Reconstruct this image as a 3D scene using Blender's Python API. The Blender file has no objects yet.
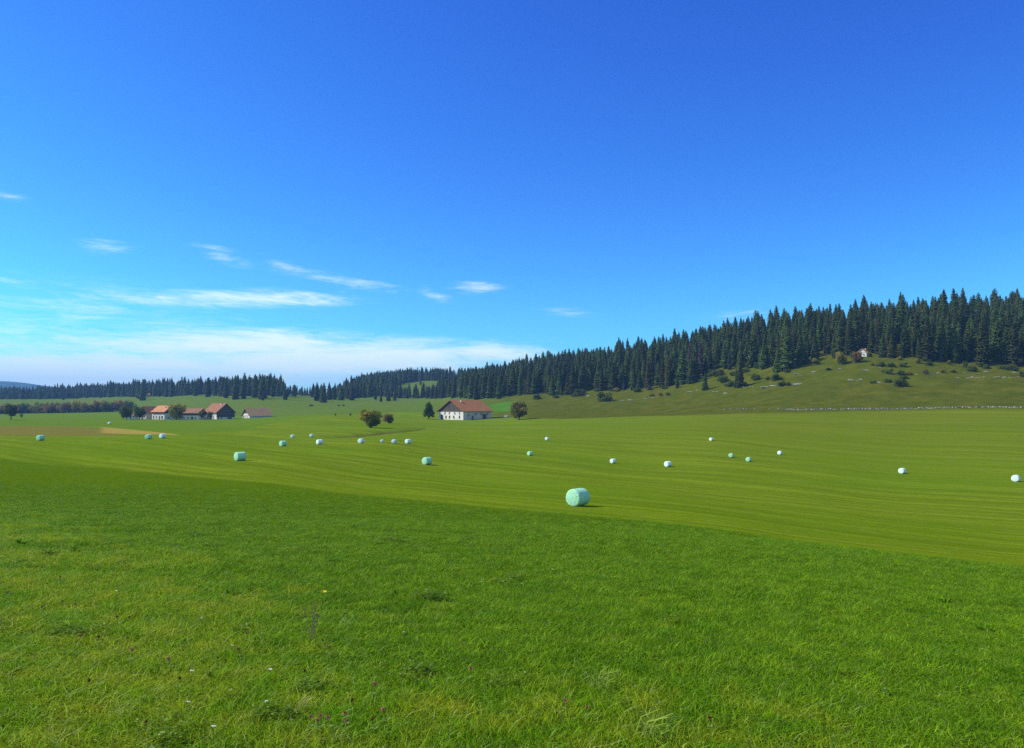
import bpy, bmesh, math, random
import numpy as np
from mathutils import Vector, Matrix, noise as mnoise

random.seed(7)
rng = np.random.default_rng(11)
SC = bpy.context.scene
COL = SC.collection
R = math.radians

HAZE, SUN_E, SKY_S, EXPO = 1.3e-4, 5.0, 0.12, 0.3
SKY_R, SKY_G, SKY_B = 0.140, 0.36, 1.46
CLOUD_C = (7.9, 9.0, 8.0)

# ------------------------------------------------------------------ camera model
F = 770.0
CX, CY, HOR = 512.0, 374.0, 405.0
PITCH = math.atan((HOR - CY) / F)
cp, sp = math.cos(PITCH), math.sin(PITCH)

def ray(px, py):
    a = (px - CX) / F
    v = (CY - py) / F
    return Vector((a, cp - v * sp, sp + v * cp))

def z_at(py, Y):
    v = (CY - py) / F
    return Y * (sp + v * cp) / (cp - v * sp)

# ------------------------------------------------------------------ terrain heights
# profiles measured along lines of sight: depth in metres -> image height
def near(slope):
    return [(y, None, -1.62 - slope * y) for y in (0.5, 3.0, 8.0, 16.0, 25.0)]

PROF = {
 -260: (0.070, [(60, 478), (100, 460), (145, 442), (200, 436), (300, 428), (420, 422), (600, 416), (800, 411), (950, 403), (1100, 399), (1400, 393), (1700, 392), (2600, 396), (3600, 392), (5000, 381), (6000, 384), (9000, 400)]),
    0: (0.080, [(60, 480), (100, 459), (145, 441), (200, 436), (300, 428), (420, 421.5), (600, 416), (800, 411), (950, 403), (1100, 399), (1400, 394), (1700, 393), (2600, 396), (3600, 391), (5000, 381), (6000, 384), (9000, 400)]),
   60: (0.084, [(60, 482), (100, 460), (145, 441.5), (200, 436.5), (300, 428), (420, 421.5), (600, 415.5), (800, 410), (950, 402), (1100, 399), (1400, 394), (1700, 394), (2600, 398), (3600, 395), (5000, 388), (6000, 390), (9000, 400)]),
  130: (0.088, [(60, 483), (100, 460), (145, 441.5), (200, 436.5), (300, 428), (400, 422.5), (500, 418.6), (700, 411), (950, 400), (1050, 397), (1250, 394.5), (1500, 395), (2600, 399), (5000, 398), (9000, 401)]),
  210: (0.092, [(60, 486), (100, 462), (150, 442.5), (250, 430.5), (350, 424), (480, 419.4), (600, 413), (800, 400), (850, 397), (1050, 394), (1300, 395), (2600, 400), (5000, 400), (9000, 402)]),
  270: (0.095, [(60, 488), (100, 463), (150, 445.5), (200, 437), (260, 429), (330, 421.5), (400, 418.8), (490, 417.6), (620, 408.5), (800, 397), (1000, 393.5), (1300, 395), (2600, 401), (5000, 401), (9000, 402)]),
  330: (0.098, [(60, 492), (100, 467), (150, 446), (200, 437.5), (260, 428), (320, 420), (370, 416.3), (450, 414), (600, 408), (800, 401), (1000, 397.5), (1250, 397), (2600, 402), (9000, 403)]),
  375: (0.100, [(60, 494), (100, 470), (155, 444), (205, 436.5), (250, 428.5), (320, 421.5), (400, 417), (600, 407), (800, 399.5), (950, 391), (1000, 388.5), (1150, 385), (1350, 384), (1800, 390), (9000, 403)]),
  430: (0.103, [(60, 495), (115, 465), (155, 447.5), (205, 437), (260, 430), (320, 425), (390, 420), (480, 412.5), (600, 406), (750, 401), (850, 397), (950, 391), (1000, 387.5), (1150, 380.5), (1300, 381), (1800, 390), (9000, 403)]),
  470: (0.105, [(54, 502), (115, 467), (155, 450), (205, 439), (260, 431), (320, 426), (390, 419.8), (450, 413.5), (530, 407), (640, 399), (850, 386.5), (950, 386), (1150, 381), (1300, 382), (1800, 390), (9000, 403)]),
  560: (0.107, [(54, 505), (115, 470), (150, 456), (195, 441), (250, 431), (320, 422.5), (420, 411.5), (480, 403.5), (540, 395), (720, 372.5), (800, 371), (1000, 376), (1300, 384), (2600, 396), (9000, 403)]),
  640: (0.113, [(54, 508), (100, 481), (138, 465), (195, 441), (250, 429.5), (310, 421), (385, 411), (440, 401), (495, 390), (660, 361.5), (740, 361), (1000, 372), (1600, 388), (9000, 403)]),
  710: (0.120, [(54, 512), (100, 484), (130, 467), (190, 441.5), (250, 427), (300, 418.5), (352, 410.5), (400, 397), (450, 383), (600, 349), (680, 348), (1000, 365), (1600, 386), (9000, 403)]),
  800: (0.130, [(54, 521), (100, 487), (135, 467), (168, 454), (230, 432), (280, 419.5), (320, 410.5), (365, 392), (415, 369), (560, 334), (640, 333), (1000, 360), (1600, 385), (9000, 403)]),
  900: (0.140, [(54, 529), (100, 492), (130, 474), (180, 452), (240, 427.5), (280, 416), (303, 409.5), (340, 392), (395, 359), (540, 326), (620, 325), (1000, 355), (1600, 383), (9000, 403)]),
 1024: (0.150, [(54, 535), (90, 499), (115, 482), (160, 458), (220, 430), (265, 414), (285, 408.5), (320, 390), (368, 368), (520, 320), (600, 318), (1000, 352), (1600, 382), (9000, 403)]),
 1300: (0.155, [(54, 538), (90, 502), (115, 485), (160, 460), (220, 430), (260, 412), (275, 408), (310, 388), (355, 366), (500, 318), (600, 316), (1000, 350), (1600, 382), (9000, 403)]),
}

def pchip(xs, ys, x):
    xs = np.asarray(xs, float); ys = np.asarray(ys, float)
    h = np.diff(xs); d = np.diff(ys) / h
    m = np.zeros(len(xs))
    for i in range(1, len(xs) - 1):
        if d[i-1] * d[i] > 0:
            w1 = 2*h[i] + h[i-1]; w2 = h[i] + 2*h[i-1]
            m[i] = (w1 + w2) / (w1 / d[i-1] + w2 / d[i])
    m[0] = d[0]; m[-1] = d[-1]
    k = np.clip(np.searchsorted(xs, x) - 1, 0, len(xs) - 2)
    t = np.clip((x - xs[k]) / h[k], 0, 1)
    return ((1+2*t)*(1-t)**2*ys[k] + t*(1-t)**2*h[k]*m[k] + t*t*(3-2*t)*ys[k+1] + t*t*(t-1)*h[k]*m[k+1])

YG = np.exp(np.linspace(math.log(0.5), math.log(9000), 1400))
LYG = np.log(YG)
UG = np.linspace(-1.05, 1.05, 421)
_pu, _pz = [], []
for px in sorted(PROF):
    s, pts = PROF[px]
    ys = [a[0] for a in near(s)] + [p[0] for p in pts]
    zs = [a[2] for a in near(s)] + [z_at(p[1], p[0]) for p in pts]
    _pu.append((px - CX) / F); _pz.append(pchip(np.log(ys), zs, LYG))
_pz = np.array(_pz); _pu = np.array(_pu)
ZT = np.empty((len(UG), len(YG)))
for j in range(len(YG)):
    ZT[:, j] = pchip(_pu, _pz[:, j], np.clip(UG, _pu[0], _pu[-1]))
ker = np.exp(-0.5 * (np.arange(-9, 10) / 3.0) ** 2); ker /= ker.sum()
ZT = np.apply_along_axis(lambda c: np.convolve(np.pad(c, 9, mode='edge'), ker, mode='valid'), 0, ZT)

UMAX = 0.98
def uy(X, Y):
    """effective bearing tangent and depth: the profiles turn round the viewer outside the view"""
    az = np.arctan2(X, Y); r = np.hypot(X, Y)
    azc = np.clip(az, -math.atan(UMAX), math.atan(UMAX))
    return np.tan(azc), np.maximum(r * np.cos(azc), 0.5)

def vnoise(x, y, s):
    """cheap smooth value noise, numpy"""
    x = x / s; y = y / s
    xi = np.floor(x); yi = np.floor(y); fx = x - xi; fy = y - yi
    fx = fx*fx*(3-2*fx); fy = fy*fy*(3-2*fy)
    def h(a, b):
        v = np.sin(a * 127.1 + b * 311.7 + s * 17.3) * 43758.5453
        return v - np.floor(v)
    return (h(xi, yi)*(1-fx) + h(xi+1, yi)*fx)*(1-fy) + (h(xi, yi+1)*(1-fx) + h(xi+1, yi+1)*fx)*fy - 0.5

def px_of(u): return CX + F * u
def foot(px): return np.interp(px, [-300, 0, 60, 130, 210, 250, 300, 340, 400, 430, 470, 560, 640, 710, 800, 900, 1024, 1300],
                               [860, 820, 800, 720, 590, 520, 470, 440, 490, 480, 452, 420, 386, 353, 321, 304, 286, 275])

def ground_z(X, Y):
    X = np.asarray(X, float); Y = np.asarray(Y, float)
    u, ye = uy(X, Y)
    fu = np.clip((u - UG[0]) / (UG[1] - UG[0]), 0, len(UG) - 1.001)
    fy = np.clip((np.log(ye) - LYG[0]) / (LYG[1] - LYG[0]), 0, len(YG) - 1.001)
    i = fu.astype(int); j = fy.astype(int); a = fu - i; b = fy - j
    z = (ZT[i, j]*(1-a) + ZT[i+1, j]*a)*(1-b) + (ZT[i, j+1]*(1-a) + ZT[i+1, j+1]*a)*b
    r = np.hypot(X, Y)
    # relief: small bumps near, humps on the rough hillside
    z = z + vnoise(X, Y, 2.3) * 0.05 + vnoise(X, Y, 0.6) * 0.02 * (r < 40) + vnoise(X, Y, 9.0) * 0.10 * np.clip(r / 20, 0, 1)
    hill = np.clip((ye - foot(px_of(u))) / 30, 0, 1) * (px_of(u) > 430)
    z = z + hill * (vnoise(X, Y, 14.0) * 1.4 + vnoise(X, Y, 6.0) * 0.5) + (ye > 500) * vnoise(X, Y, 60.0) * 2.0 * np.clip((ye - 500) / 300, 0, 1)
    # the little scarp below the two brown trees
    d = scarp_dist(X, Y)
    z = z - 1.0 * np.exp(-(d / 4.0) ** 2)
    return z

def seg_dist(X, Y, a, b):
    ax, ay = a; bx, by = b
    dx, dy = bx - ax, by - ay
    t = np.clip(((X - ax) * dx + (Y - ay) * dy) / (dx*dx + dy*dy), 0, 1)
    return np.hypot(X - ax - t*dx, Y - ay - t*dy), t

SCARP = [(-46, 207), (-41, 222), (-35.5, 240), (-32.5, 262), (-31.6, 282)]
def scarp_dist(X, Y):
    return np.min([seg_dist(X, Y, a, c)[0] + 0.8 * k for k, (a, c) in enumerate(zip(SCARP, SCARP[1:]))], axis=0)

def gz(x, y): return float(ground_z(np.array([x]), np.array([y]))[0])

_marchY = np.exp(np.linspace(math.log(2.5), math.log(8000), 6000))
def hit(px, py, ymin=2.5):
    """first point of the ground seen through a pixel of the photograph"""
    d = ray(px, py); k = _marchY / d.y
    g = ground_z(d.x * k, _marchY)
    s = np.where((d.z * k <= g) & (_marchY >= ymin))[0]
    if len(s) == 0: return None
    Y = _marchY[s[0]]
    return Vector((d.x * Y / d.y, Y, float(g[s[0]])))

def at_depth(px, Y):
    X = (px - CX) / F * Y
    return Vector((X, Y, gz(X, Y)))

# ------------------------------------------------------------------ node helpers
class NT:
    def __init__(s, tree): s.t = tree; s.n = tree.nodes; s.l = tree.links
    def node(s, typ, **kw):
        n = s.n.new(typ)
        for k, v in kw.items():
            setattr(n, k, v)
        return n
    def put(s, sock, v):
        if v is None: return
        if hasattr(v, 'is_linked') or isinstance(v, bpy.types.NodeSocket): s.l.new(v, sock)
        else:
            if sock.type == 'RGBA' and len(v) == 3: v = (*v, 1)
            sock.default_value = v
    def math(s, op, a, b=None, c=None, clamp=False):
        n = s.node('ShaderNodeMath', operation=op); n.use_clamp = clamp
        s.put(n.inputs[0], a); s.put(n.inputs[1], b) if b is not None else None
        if c is not None: s.put(n.inputs[2], c)
        return n.outputs[0]
    def mix(s, fac, a, b, blend='MIX'):
        n = s.node('ShaderNodeMix', data_type='RGBA', blend_type=blend)
        s.put(n.inputs[0], fac); s.put(n.inputs[6], a); s.put(n.inputs[7], b)
        return n.outputs[2]
    def smooth(s, v, lo, hi, a=0.0, b=1.0):
        n = s.node('ShaderNodeMapRange', interpolation_type='SMOOTHSTEP')
        s.put(n.inputs[0], v); s.put(n.inputs[1], lo); s.put(n.inputs[2], hi); s.put(n.inputs[3], a); s.put(n.inputs[4], b)
        return n.outputs[0]
    def noise(s, vec, scale, detail=3, rough=0.55, dist=0.0):
        n = s.node('ShaderNodeTexNoise'); s.put(n.inputs['Vector'], vec) if vec is not None else None
        n.inputs['Scale'].default_value = scale; n.inputs['Detail'].default_value = detail
        n.inputs['Roughness'].default_value = rough; n.inputs['Distortion'].default_value = dist
        return n.outputs['Fac']
    def mapping(s, vec, loc=(0,0,0), rot=(0,0,0), scale=(1,1,1)):
        n = s.node('ShaderNodeMapping'); s.put(n.inputs[0], vec)
        n.inputs[1].default_value = loc; n.inputs[2].default_value = rot; n.inputs[3].default_value = scale
        return n.outputs[0]
    def attr(s, name): return s.node('ShaderNodeAttribute', attribute_name=name).outputs['Fac']

def new_mat(name):
    m = bpy.data.materials.new(name); m.use_nodes = True
    m.node_tree.nodes.clear()
    t = NT(m.node_tree)
    out = t.node('ShaderNodeOutputMaterial')
    return m, t, out

def bsdf(t, out, color, rough=0.8, spec=0.2, normal=None):
    b = t.node('ShaderNodeBsdfPrincipled')
    t.put(b.inputs['Base Color'], color); t.put(b.inputs['Roughness'], rough)
    b.inputs['Specular IOR Level'].default_value = spec
    if normal is not None: t.put(b.inputs['Normal'], normal)
    t.l.new(b.outputs[0], out.inputs[0])
    return b

def bump(t, h, strength, dist):
    n = t.node('ShaderNodeBump'); t.put(n.inputs['Height'], h)
    n.inputs['Strength'].default_value = strength; n.inputs['Distance'].default_value = dist
    return n.outputs[0]

def simple(name, c1, c2, scale=3.0, rough=0.8, spec=0.2, bmp=0.0, stretch=(1,1,1), detail=4):
    m, t, out = new_mat(name)
    co = t.node('ShaderNodeTexCoord').outputs['Object']
    n = t.noise(t.mapping(co, scale=stretch), scale, detail)
    col = t.mix(t.smooth(n, 0.3, 0.7), c1, c2)
    bsdf(t, out, col, rough, spec, bump(t, n, bmp, 0.05) if bmp else None)
    return m

def foliage(name, dark, light, trans=0.25, scale=0.35, var=0.25, hue=0.02, tint=None):
    """leaf material: clumps by noise, each plant a little different"""
    m, t, out = new_mat(name)
    co = t.node('ShaderNodeTexCoord').outputs['Object']
    oi = t.node('ShaderNodeObjectInfo').outputs['Random']
    n = t.noise(co, scale, 4, 0.65)
    col = t.mix(t.smooth(n, 0.32, 0.68), dark, light)
    if tint is not None:
        n2 = t.noise(co, scale * 0.45, 2)
        col = t.mix(t.smooth(n2, 0.42, 0.62), col, tint)
    hs = t.node('ShaderNodeHueSaturation'); t.put(hs.inputs['Color'], col)
    t.put(hs.inputs['Hue'], t.math('ADD', t.math('MULTIPLY', oi, hue), 0.5 - hue / 2))
    t.put(hs.inputs['Value'], t.math('ADD', t.math('MULTIPLY', oi, var * .9), (1 - var / 2) * .9))
    col = hs.outputs[0]
    d = t.node('ShaderNodeBsdfPrincipled'); t.put(d.inputs['Base Color'], col)
    d.inputs['Roughness'].default_value = 0.75; d.inputs['Specular IOR Level'].default_value = 0.15
    tr = t.node('ShaderNodeBsdfTranslucent'); t.put(tr.inputs['Color'], col)
    mx = t.node('ShaderNodeMixShader'); mx.inputs[0].default_value = trans
    t.l.new(d.outputs[0], mx.inputs[1]); t.l.new(tr.outputs[0], mx.inputs[2]); t.l.new(mx.outputs[0], out.inputs[0])
    return m

# ------------------------------------------------------------------ materials
M = {}
M['spruce'] = foliage('spruce needles', (0.030, 0.050, 0.009), (0.098, 0.124, 0.016), 0.15, 0.55, 0.95, 0.05)
M['spruce_olive'] = foliage('olive needles', (0.050, 0.068, 0.012), (0.130, 0.145, 0.024), 0.2, 0.5, 0.5, 0.04)
M['spruce_warm'] = foliage('yellowing needles', (0.06, 0.06, 0.012), (0.14, 0.11, 0.02), 0.15, 0.35, 0.4, 0.03)
M['spruce_dead'] = foliage('dead grey needles', (0.06, 0.05, 0.035), (0.13, 0.10, 0.07), 0.1, 0.35, 0.3, 0.02)
M['bark'] = simple('bark', (0.05, 0.038, 0.028), (0.12, 0.09, 0.065), 6, 0.9, 0.1, 0.5, (1, 1, 0.2))
M['leaf_brown'] = foliage('autumn leaves', (0.24, 0.22, 0.026), (0.46, 0.34, 0.055), 0.5, 0.3, 0.2, 0.02, (0.12, 0.155, 0.02))
M['leaf_green'] = foliage('dull green leaves', (0.065, 0.095, 0.016), (0.14, 0.16, 0.028), 0.3, 0.35, 0.3, 0.03)
M['leaf_dark'] = foliage('dark green leaves', (0.050, 0.078, 0.014), (0.115, 0.140, 0.024), 0.35, 0.35, 0.3, 0.02)
M['leaf_bright'] = foliage('fresh green leaves', (0.05, 0.085, 0.014), (0.12, 0.16, 0.025), 0.3, 0.4, 0.25, 0.02)
M['leaf_rust'] = foliage('rust brown leaves', (0.22, 0.155, 0.05), (0.38, 0.25, 0.085), 0.5, 0.3, 0.3, 0.03, (0.085, 0.095, 0.03))
M['plaster'] = simple('white plaster', (0.58, 0.53, 0.44), (0.78, 0.745, 0.67), 0.9, 0.9, 0.1, 0.1)
M['plaster_grey'] = simple('grey render and wall shade', (0.50, 0.44, 0.34), (0.62, 0.55, 0.43), 0.5, 0.9, 0.1, 0.2)  # also paints the shade on the farmhouse side wall
M['timber'] = simple('dark weathered boards', (0.05, 0.038, 0.03), (0.12, 0.095, 0.075), 1.2, 0.85, 0.15, 0.3, (4, 4, 0.15))
M['timber_pale'] = simple('greyed boards', (0.16, 0.13, 0.10), (0.26, 0.21, 0.165), 1.2, 0.85, 0.15, 0.3, (4, 4, 0.15))
M['glass'] = simple('window glass', (0.02, 0.025, 0.03), (0.04, 0.045, 0.05), 1, 0.1, 0.5)
M['frame'] = simple('painted window frame', (0.5, 0.45, 0.36), (0.62, 0.57, 0.48), 3, 0.6, 0.3)
M['frame_ochre'] = simple('ochre window surround', (0.5, 0.36, 0.1), (0.62, 0.46, 0.16), 3, 0.7, 0.2)
M['door'] = simple('brown door boards', (0.10, 0.06, 0.035), (0.16, 0.10, 0.06), 2, 0.7, 0.2, 0.2, (5, 5, 0.3))
M['stone'] = simple('pale limestone', (0.26, 0.245, 0.20), (0.44, 0.415, 0.34), 1.4, 0.9, 0.1, 0.6)
M['sash'] = simple('bare wood sash', (0.14, 0.11, 0.085), (0.2, 0.16, 0.125), 3, 0.7, 0.2)
M['stone_dark'] = simple('dark stone', (0.06, 0.055, 0.045), (0.16, 0.15, 0.12), 1.4, 0.9, 0.1, 0.6)  # also the dark tone of the wall standing for the farmhouse's shadow

def tile_mat(name, c1, c2):
    m, t, out = new_mat(name)
    co = t.node('ShaderNodeTexCoord').outputs['Object']
    w = t.node('ShaderNodeTexWave', wave_type='BANDS', bands_direction='Z', wave_profile='SAW')
    t.put(w.inputs['Vector'], co); w.inputs['Scale'].default_value = 0.9; w.inputs['Distortion'].default_value = 0.3
    n = t.noise(co, 0.8, 5, 0.7)
    n2 = t.noise(t.mapping(co, scale=(3, 3, 6)), 1.6, 2)
    col = t.mix(t.smooth(n, 0.3, 0.7), c1, c2)
    col = t.mix(t.math('MULTIPLY', t.smooth(n2, 0.5, 0.75), 0.45), col, tuple(x * 0.5 for x in c1))
    bsdf(t, out, col, 0.8, 0.2, bump(t, w.outputs['Fac'], 0.4, 0.05))
    return m
M['tile_red'] = tile_mat('brick red roof tiles', (0.27, 0.110, 0.034), (0.38, 0.165, 0.052))
M['tile_orange'] = tile_mat('orange roof tiles', (0.40, 0.15, 0.055), (0.54, 0.23, 0.09))
M['tile_rust'] = tile_mat('rust brown roof tiles', (0.20, 0.078, 0.036), (0.29, 0.12, 0.054))
M['tile_brown'] = tile_mat('brown roof tiles', (0.27, 0.16, 0.072), (0.38, 0.24, 0.11))
M['tile_dark'] = tile_mat('dark reddish roof tiles', (0.20, 0.095, 0.045), (0.29, 0.14, 0.07))

# silage wrap: pale green stretch film
def film_mat(name, c1, c2):
    m, t, out = new_mat(name)
    co = t.node('ShaderNodeTexCoord').outputs['Object']
    n = t.noise(t.mapping(co, scale=(1, 1, 1)), 5, 5, 0.7, 0.6)
    n2 = t.noise(t.mapping(co, scale=(14, 1.5, 1.5)), 2, 3)
    col = t.mix(t.smooth(n, 0.3, 0.72), c1, c2)
    h = t.math('ADD', t.math('MULTIPLY', n, 0.6), t.math('MULTIPLY', n2, 0.5))
    bsdf(t, out, col, 0.5, 0.12, bump(t, h, 0.45, 0.06))
    return m
M['film'] = film_mat('mint green wrap film', (0.29, 0.59, 0.36), (0.41, 0.72, 0.46))
M['film_pale'] = film_mat('pale wrap film', (0.58, 0.74, 0.66), (0.72, 0.82, 0.76))

# ground -------------------------------------------------------------------
def ground_mat():
    m, t, out = new_mat('meadow ground')
    pos = t.node('ShaderNodeNewGeometry').outputs['Position']
    flat = t.mapping(pos, scale=(1, 1, 0))
    ang = math.atan2(25.6 - 100, 17 + 66)             # direction the mower drove
    along = t.mapping(flat, rot=(0, 0, -ang))
    fine = t.noise(flat, 2.2, 6, 0.75)
    mid = t.noise(flat, 0.22, 4, 0.6)
    big = t.noise(flat, 0.02, 3, 0.55)
    speck = t.noise(flat, 7.0, 3, 0.7)
    # swaths
    st1 = t.noise(t.mapping(along, scale=(0.007, 0.17, 1)), 1.0, 6, 0.78, 0.0)
    st2 = t.noise(t.mapping(along, scale=(0.02, 1.8, 1)), 1.0, 4, 0.7, 0.0)
    edge = t.math('MULTIPLY', t.math('SUBTRACT', mid, 0.5), 2.2)
    ef = t.math('MULTIPLY', t.math('SUBTRACT', fine, 0.5), 2.5)
    # lush uncut strip
    lush = t.mix(t.smooth(mid, 0.3, 0.7), (0.048, 0.098, 0.002), (0.063, 0.120, 0.003))
    lush = t.mix(t.smooth(fine, 0.35, 0.7), lush, (0.105, 0.170, 0.006))
    lush = t.mix(t.math('MULTIPLY', t.smooth(speck, 0.52, 0.75), 0.5), lush, (0.035, 0.085, 0.003))
    # rough foreground meadow
    rough = t.mix(t.smooth(mid, 0.35, 0.65), (0.080, 0.140, 0.004), (0.105, 0.160, 0.006))
    rough = t.mix(t.math('MULTIPLY', t.smooth(fine, 0.5, 0.75), 0.6), rough, (0.030, 0.065, 0.005))
    near_c = t.mix(t.smooth(t.math('ADD', t.attr('rough'), t.math('MULTIPLY', edge, 2.0)), -2.5, 2.5), lush, rough)
    near_c = t.mix(t.math('MULTIPLY', t.attr('gap_shade'), .45), near_c, (0.030, 0.046, 0.004))   # near ground darkened, painting the shade between the blades
    # mown field
    st3 = t.noise(t.mapping(along, scale=(0.08, 3.2, 1)), 1.0, 3, 0.7)
    st4 = t.noise(t.mapping(along, scale=(0.012, 0.55, 1)), 1.0, 6, 0.8)
    st5 = t.noise(t.mapping(along, scale=(0.020, 0.40, 1)), 1.0, 7, 0.8, 0.0)
    grain = t.noise(flat, 0.9, 7, 0.8)
    mown = t.mix(t.smooth(st1, 0.40, 0.60), (0.086, 0.152, 0.004), (0.156, 0.232, 0.008))
    mown = t.mix(t.math('MULTIPLY', t.smooth(st2, 0.44, 0.64), 0.6), mown, (0.198, 0.255, 0.018))
    mown = t.mix(t.math('MULTIPLY', t.smooth(st4, 0.46, 0.60), 0.7), mown, (0.082, 0.124, 0.004))
    mown = t.mix(t.math('MULTIPLY', t.smooth(st5, 0.50, 0.66), 0.7), mown, (0.220, 0.252, 0.026))
    mown = t.mix(t.math('MULTIPLY', t.smooth(st3, 0.46, 0.64), 0.6), mown, (0.090, 0.136, 0.005))
    mown = t.mix(t.math('MULTIPLY', t.smooth(big, 0.42, 0.62), 0.45), mown, (0.090, 0.180, 0.004))
    mown = t.mix(t.math('MULTIPLY', t.smooth(grain, 0.47, 0.68), 0.55), mown, (0.066, 0.104, 0.004))
    mown = t.mix(t.math('MULTIPLY', t.smooth(speck, 0.5, 0.75), 0.4), mown, (0.21, 0.24, 0.03))
    # the field on the right runs to a duller, drier green
    dry = t.mix(t.smooth(t.math('ADD', t.math('MULTIPLY', st1, .5), t.math('MULTIPLY', st4, .5)), 0.42, 0.58), (0.094, 0.122, 0.006), (0.134, 0.156, 0.010))
    mown = t.mix(t.math('MULTIPLY', t.attr('dry'), 0.6), mown, dry)
    col = t.mix(t.smooth(t.math('ADD', t.attr('mow'), t.math('ADD', t.math('MULTIPLY', edge, .5), t.math('MULTIPLY', ef, 0.4))), -1.2, 1.2), near_c, mown)
    # fresh green fields round the farms on the left, darker green painting the crest shade
    fresh = t.mix(t.smooth(mid, 0.3, 0.7), (0.076, 0.148, 0.005), (0.104, 0.182, 0.009))
    fresh = t.mix(t.math('MULTIPLY', t.smooth(big, 0.35, 0.65), 0.5), fresh, (0.118, 0.172, 0.008))
    col = t.mix(t.smooth(t.math('ADD', t.attr('fresh'), t.math('MULTIPLY', edge, 3)), -4, 4), col, fresh)
    # ploughed and stubble strips
    soil = t.mix(t.smooth(st2, 0.35, 0.65), (0.120, 0.118, 0.018), (0.172, 0.158, 0.028))
    col = t.mix(t.smooth(t.math('ADD', t.attr('soil'), t.math('MULTIPLY', edge, 4)), -3, 3), col, soil)
    straw = t.mix(t.smooth(fine, 0.35, 0.65), (0.23, 0.19, 0.035), (0.32, 0.25, 0.055))
    col = t.mix(t.smooth(t.math('ADD', t.attr('straw'), t.math('MULTIPLY', edge, 3)), -3, 3), col, straw)
    col = t.mix(t.smooth(t.math('ADD', t.attr('scarp'), t.math('MULTIPLY', edge, 1.0)), -1.0, 2.0), col,
                t.mix(t.smooth(fine, 0.35, 0.65), (0.075, 0.065, 0.018), (0.12, 0.115, 0.03)))  # the bank's own brown, also standing in for shade on its face
    # hill pasture: olive, tufted
    pa = t.noise(flat, 0.12, 6, 0.75)
    olive = t.mix(t.smooth(pa, 0.35, 0.68), (0.056, 0.072, 0.004), (0.102, 0.106, 0.008))
    olive = t.mix(t.math('MULTIPLY', t.smooth(big, 0.4, 0.7), 0.5), olive, (0.064, 0.084, 0.004))
    past = t.mix(t.smooth(pa, 0.35, 0.65), (0.076, 0.124, 0.010), (0.120, 0.160, 0.020))
    past = t.mix(t.math('MULTIPLY', t.smooth(big, 0.42, 0.6), 0.6), past, (0.080, 0.152, 0.012))
    hillc = t.mix(t.attr('right'), past, olive)
    col = t.mix(t.smooth(t.math('ADD', t.attr('hill'), t.math('MULTIPLY', edge, 3)), -7, 6), col, hillc)
    col = t.mix(t.smooth(t.math('ADD', t.attr('patch'), t.math('MULTIPLY', edge, 3)), -3, 3), col, (0.060, 0.165, 0.010))
    # wooded far ridge
    wood = t.mix(t.smooth(t.noise(flat, 0.03, 6, 0.8), 0.35, 0.65), (0.012, 0.026, 0.014), (0.032, 0.052, 0.022))
    col = t.mix(t.smooth(t.attr('wood'), 0.3, 0.7), col, wood)
    h = t.math('ADD', t.math('MULTIPLY', fine, 0.7), t.math('MULTIPLY', speck, 0.3))
    col = t.mix(1.0, col, (.95, .93, .9), 'MULTIPLY')
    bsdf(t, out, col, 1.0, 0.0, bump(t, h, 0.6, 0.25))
    return m
M['ground'] = ground_mat()

# ------------------------------------------------------------------ scene helpers
def mesh_obj(name, verts, faces, mat=None, parent=None, smooth=False, link=True):
    me = bpy.data.meshes.new(name)
    me.from_pydata([tuple(v) for v in verts], [], faces)
    me.update()
    if mat: me.materials.append(mat)
    if smooth: me.polygons.foreach_set('use_smooth', [True] * len(me.polygons))
    o = bpy.data.objects.new(name, me)
    if link: COL.objects.link(o)
    if parent: o.parent = parent
    return o

def bm_obj(name, bm, mat=None, parent=None, smooth=False):
    me = bpy.data.meshes.new(name); bm.to_mesh(me); bm.free()
    if mat: me.materials.append(mat)
    if smooth: me.polygons.foreach_set('use_smooth', [True] * len(me.polygons))
    o = bpy.data.objects.new(name, me); COL.objects.link(o)
    if parent: o.parent = parent
    return o

def empty(name, loc, rz=0.0):
    o = bpy.data.objects.new(name, None); COL.objects.link(o)
    o.location = loc; o.rotation_euler = (0, 0, rz); o.empty_display_size = 0.5
    return o

def tag(o, label, cat, group=None):
    o['label'] = label; o['category'] = cat
    if group: o['group'] = group
    return o

def copy_tree(o, parent=None):
    c = o.copy(); COL.objects.link(c); c.parent = parent
    for ch in list(o.children): copy_tree(ch, c)
    return c

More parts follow.
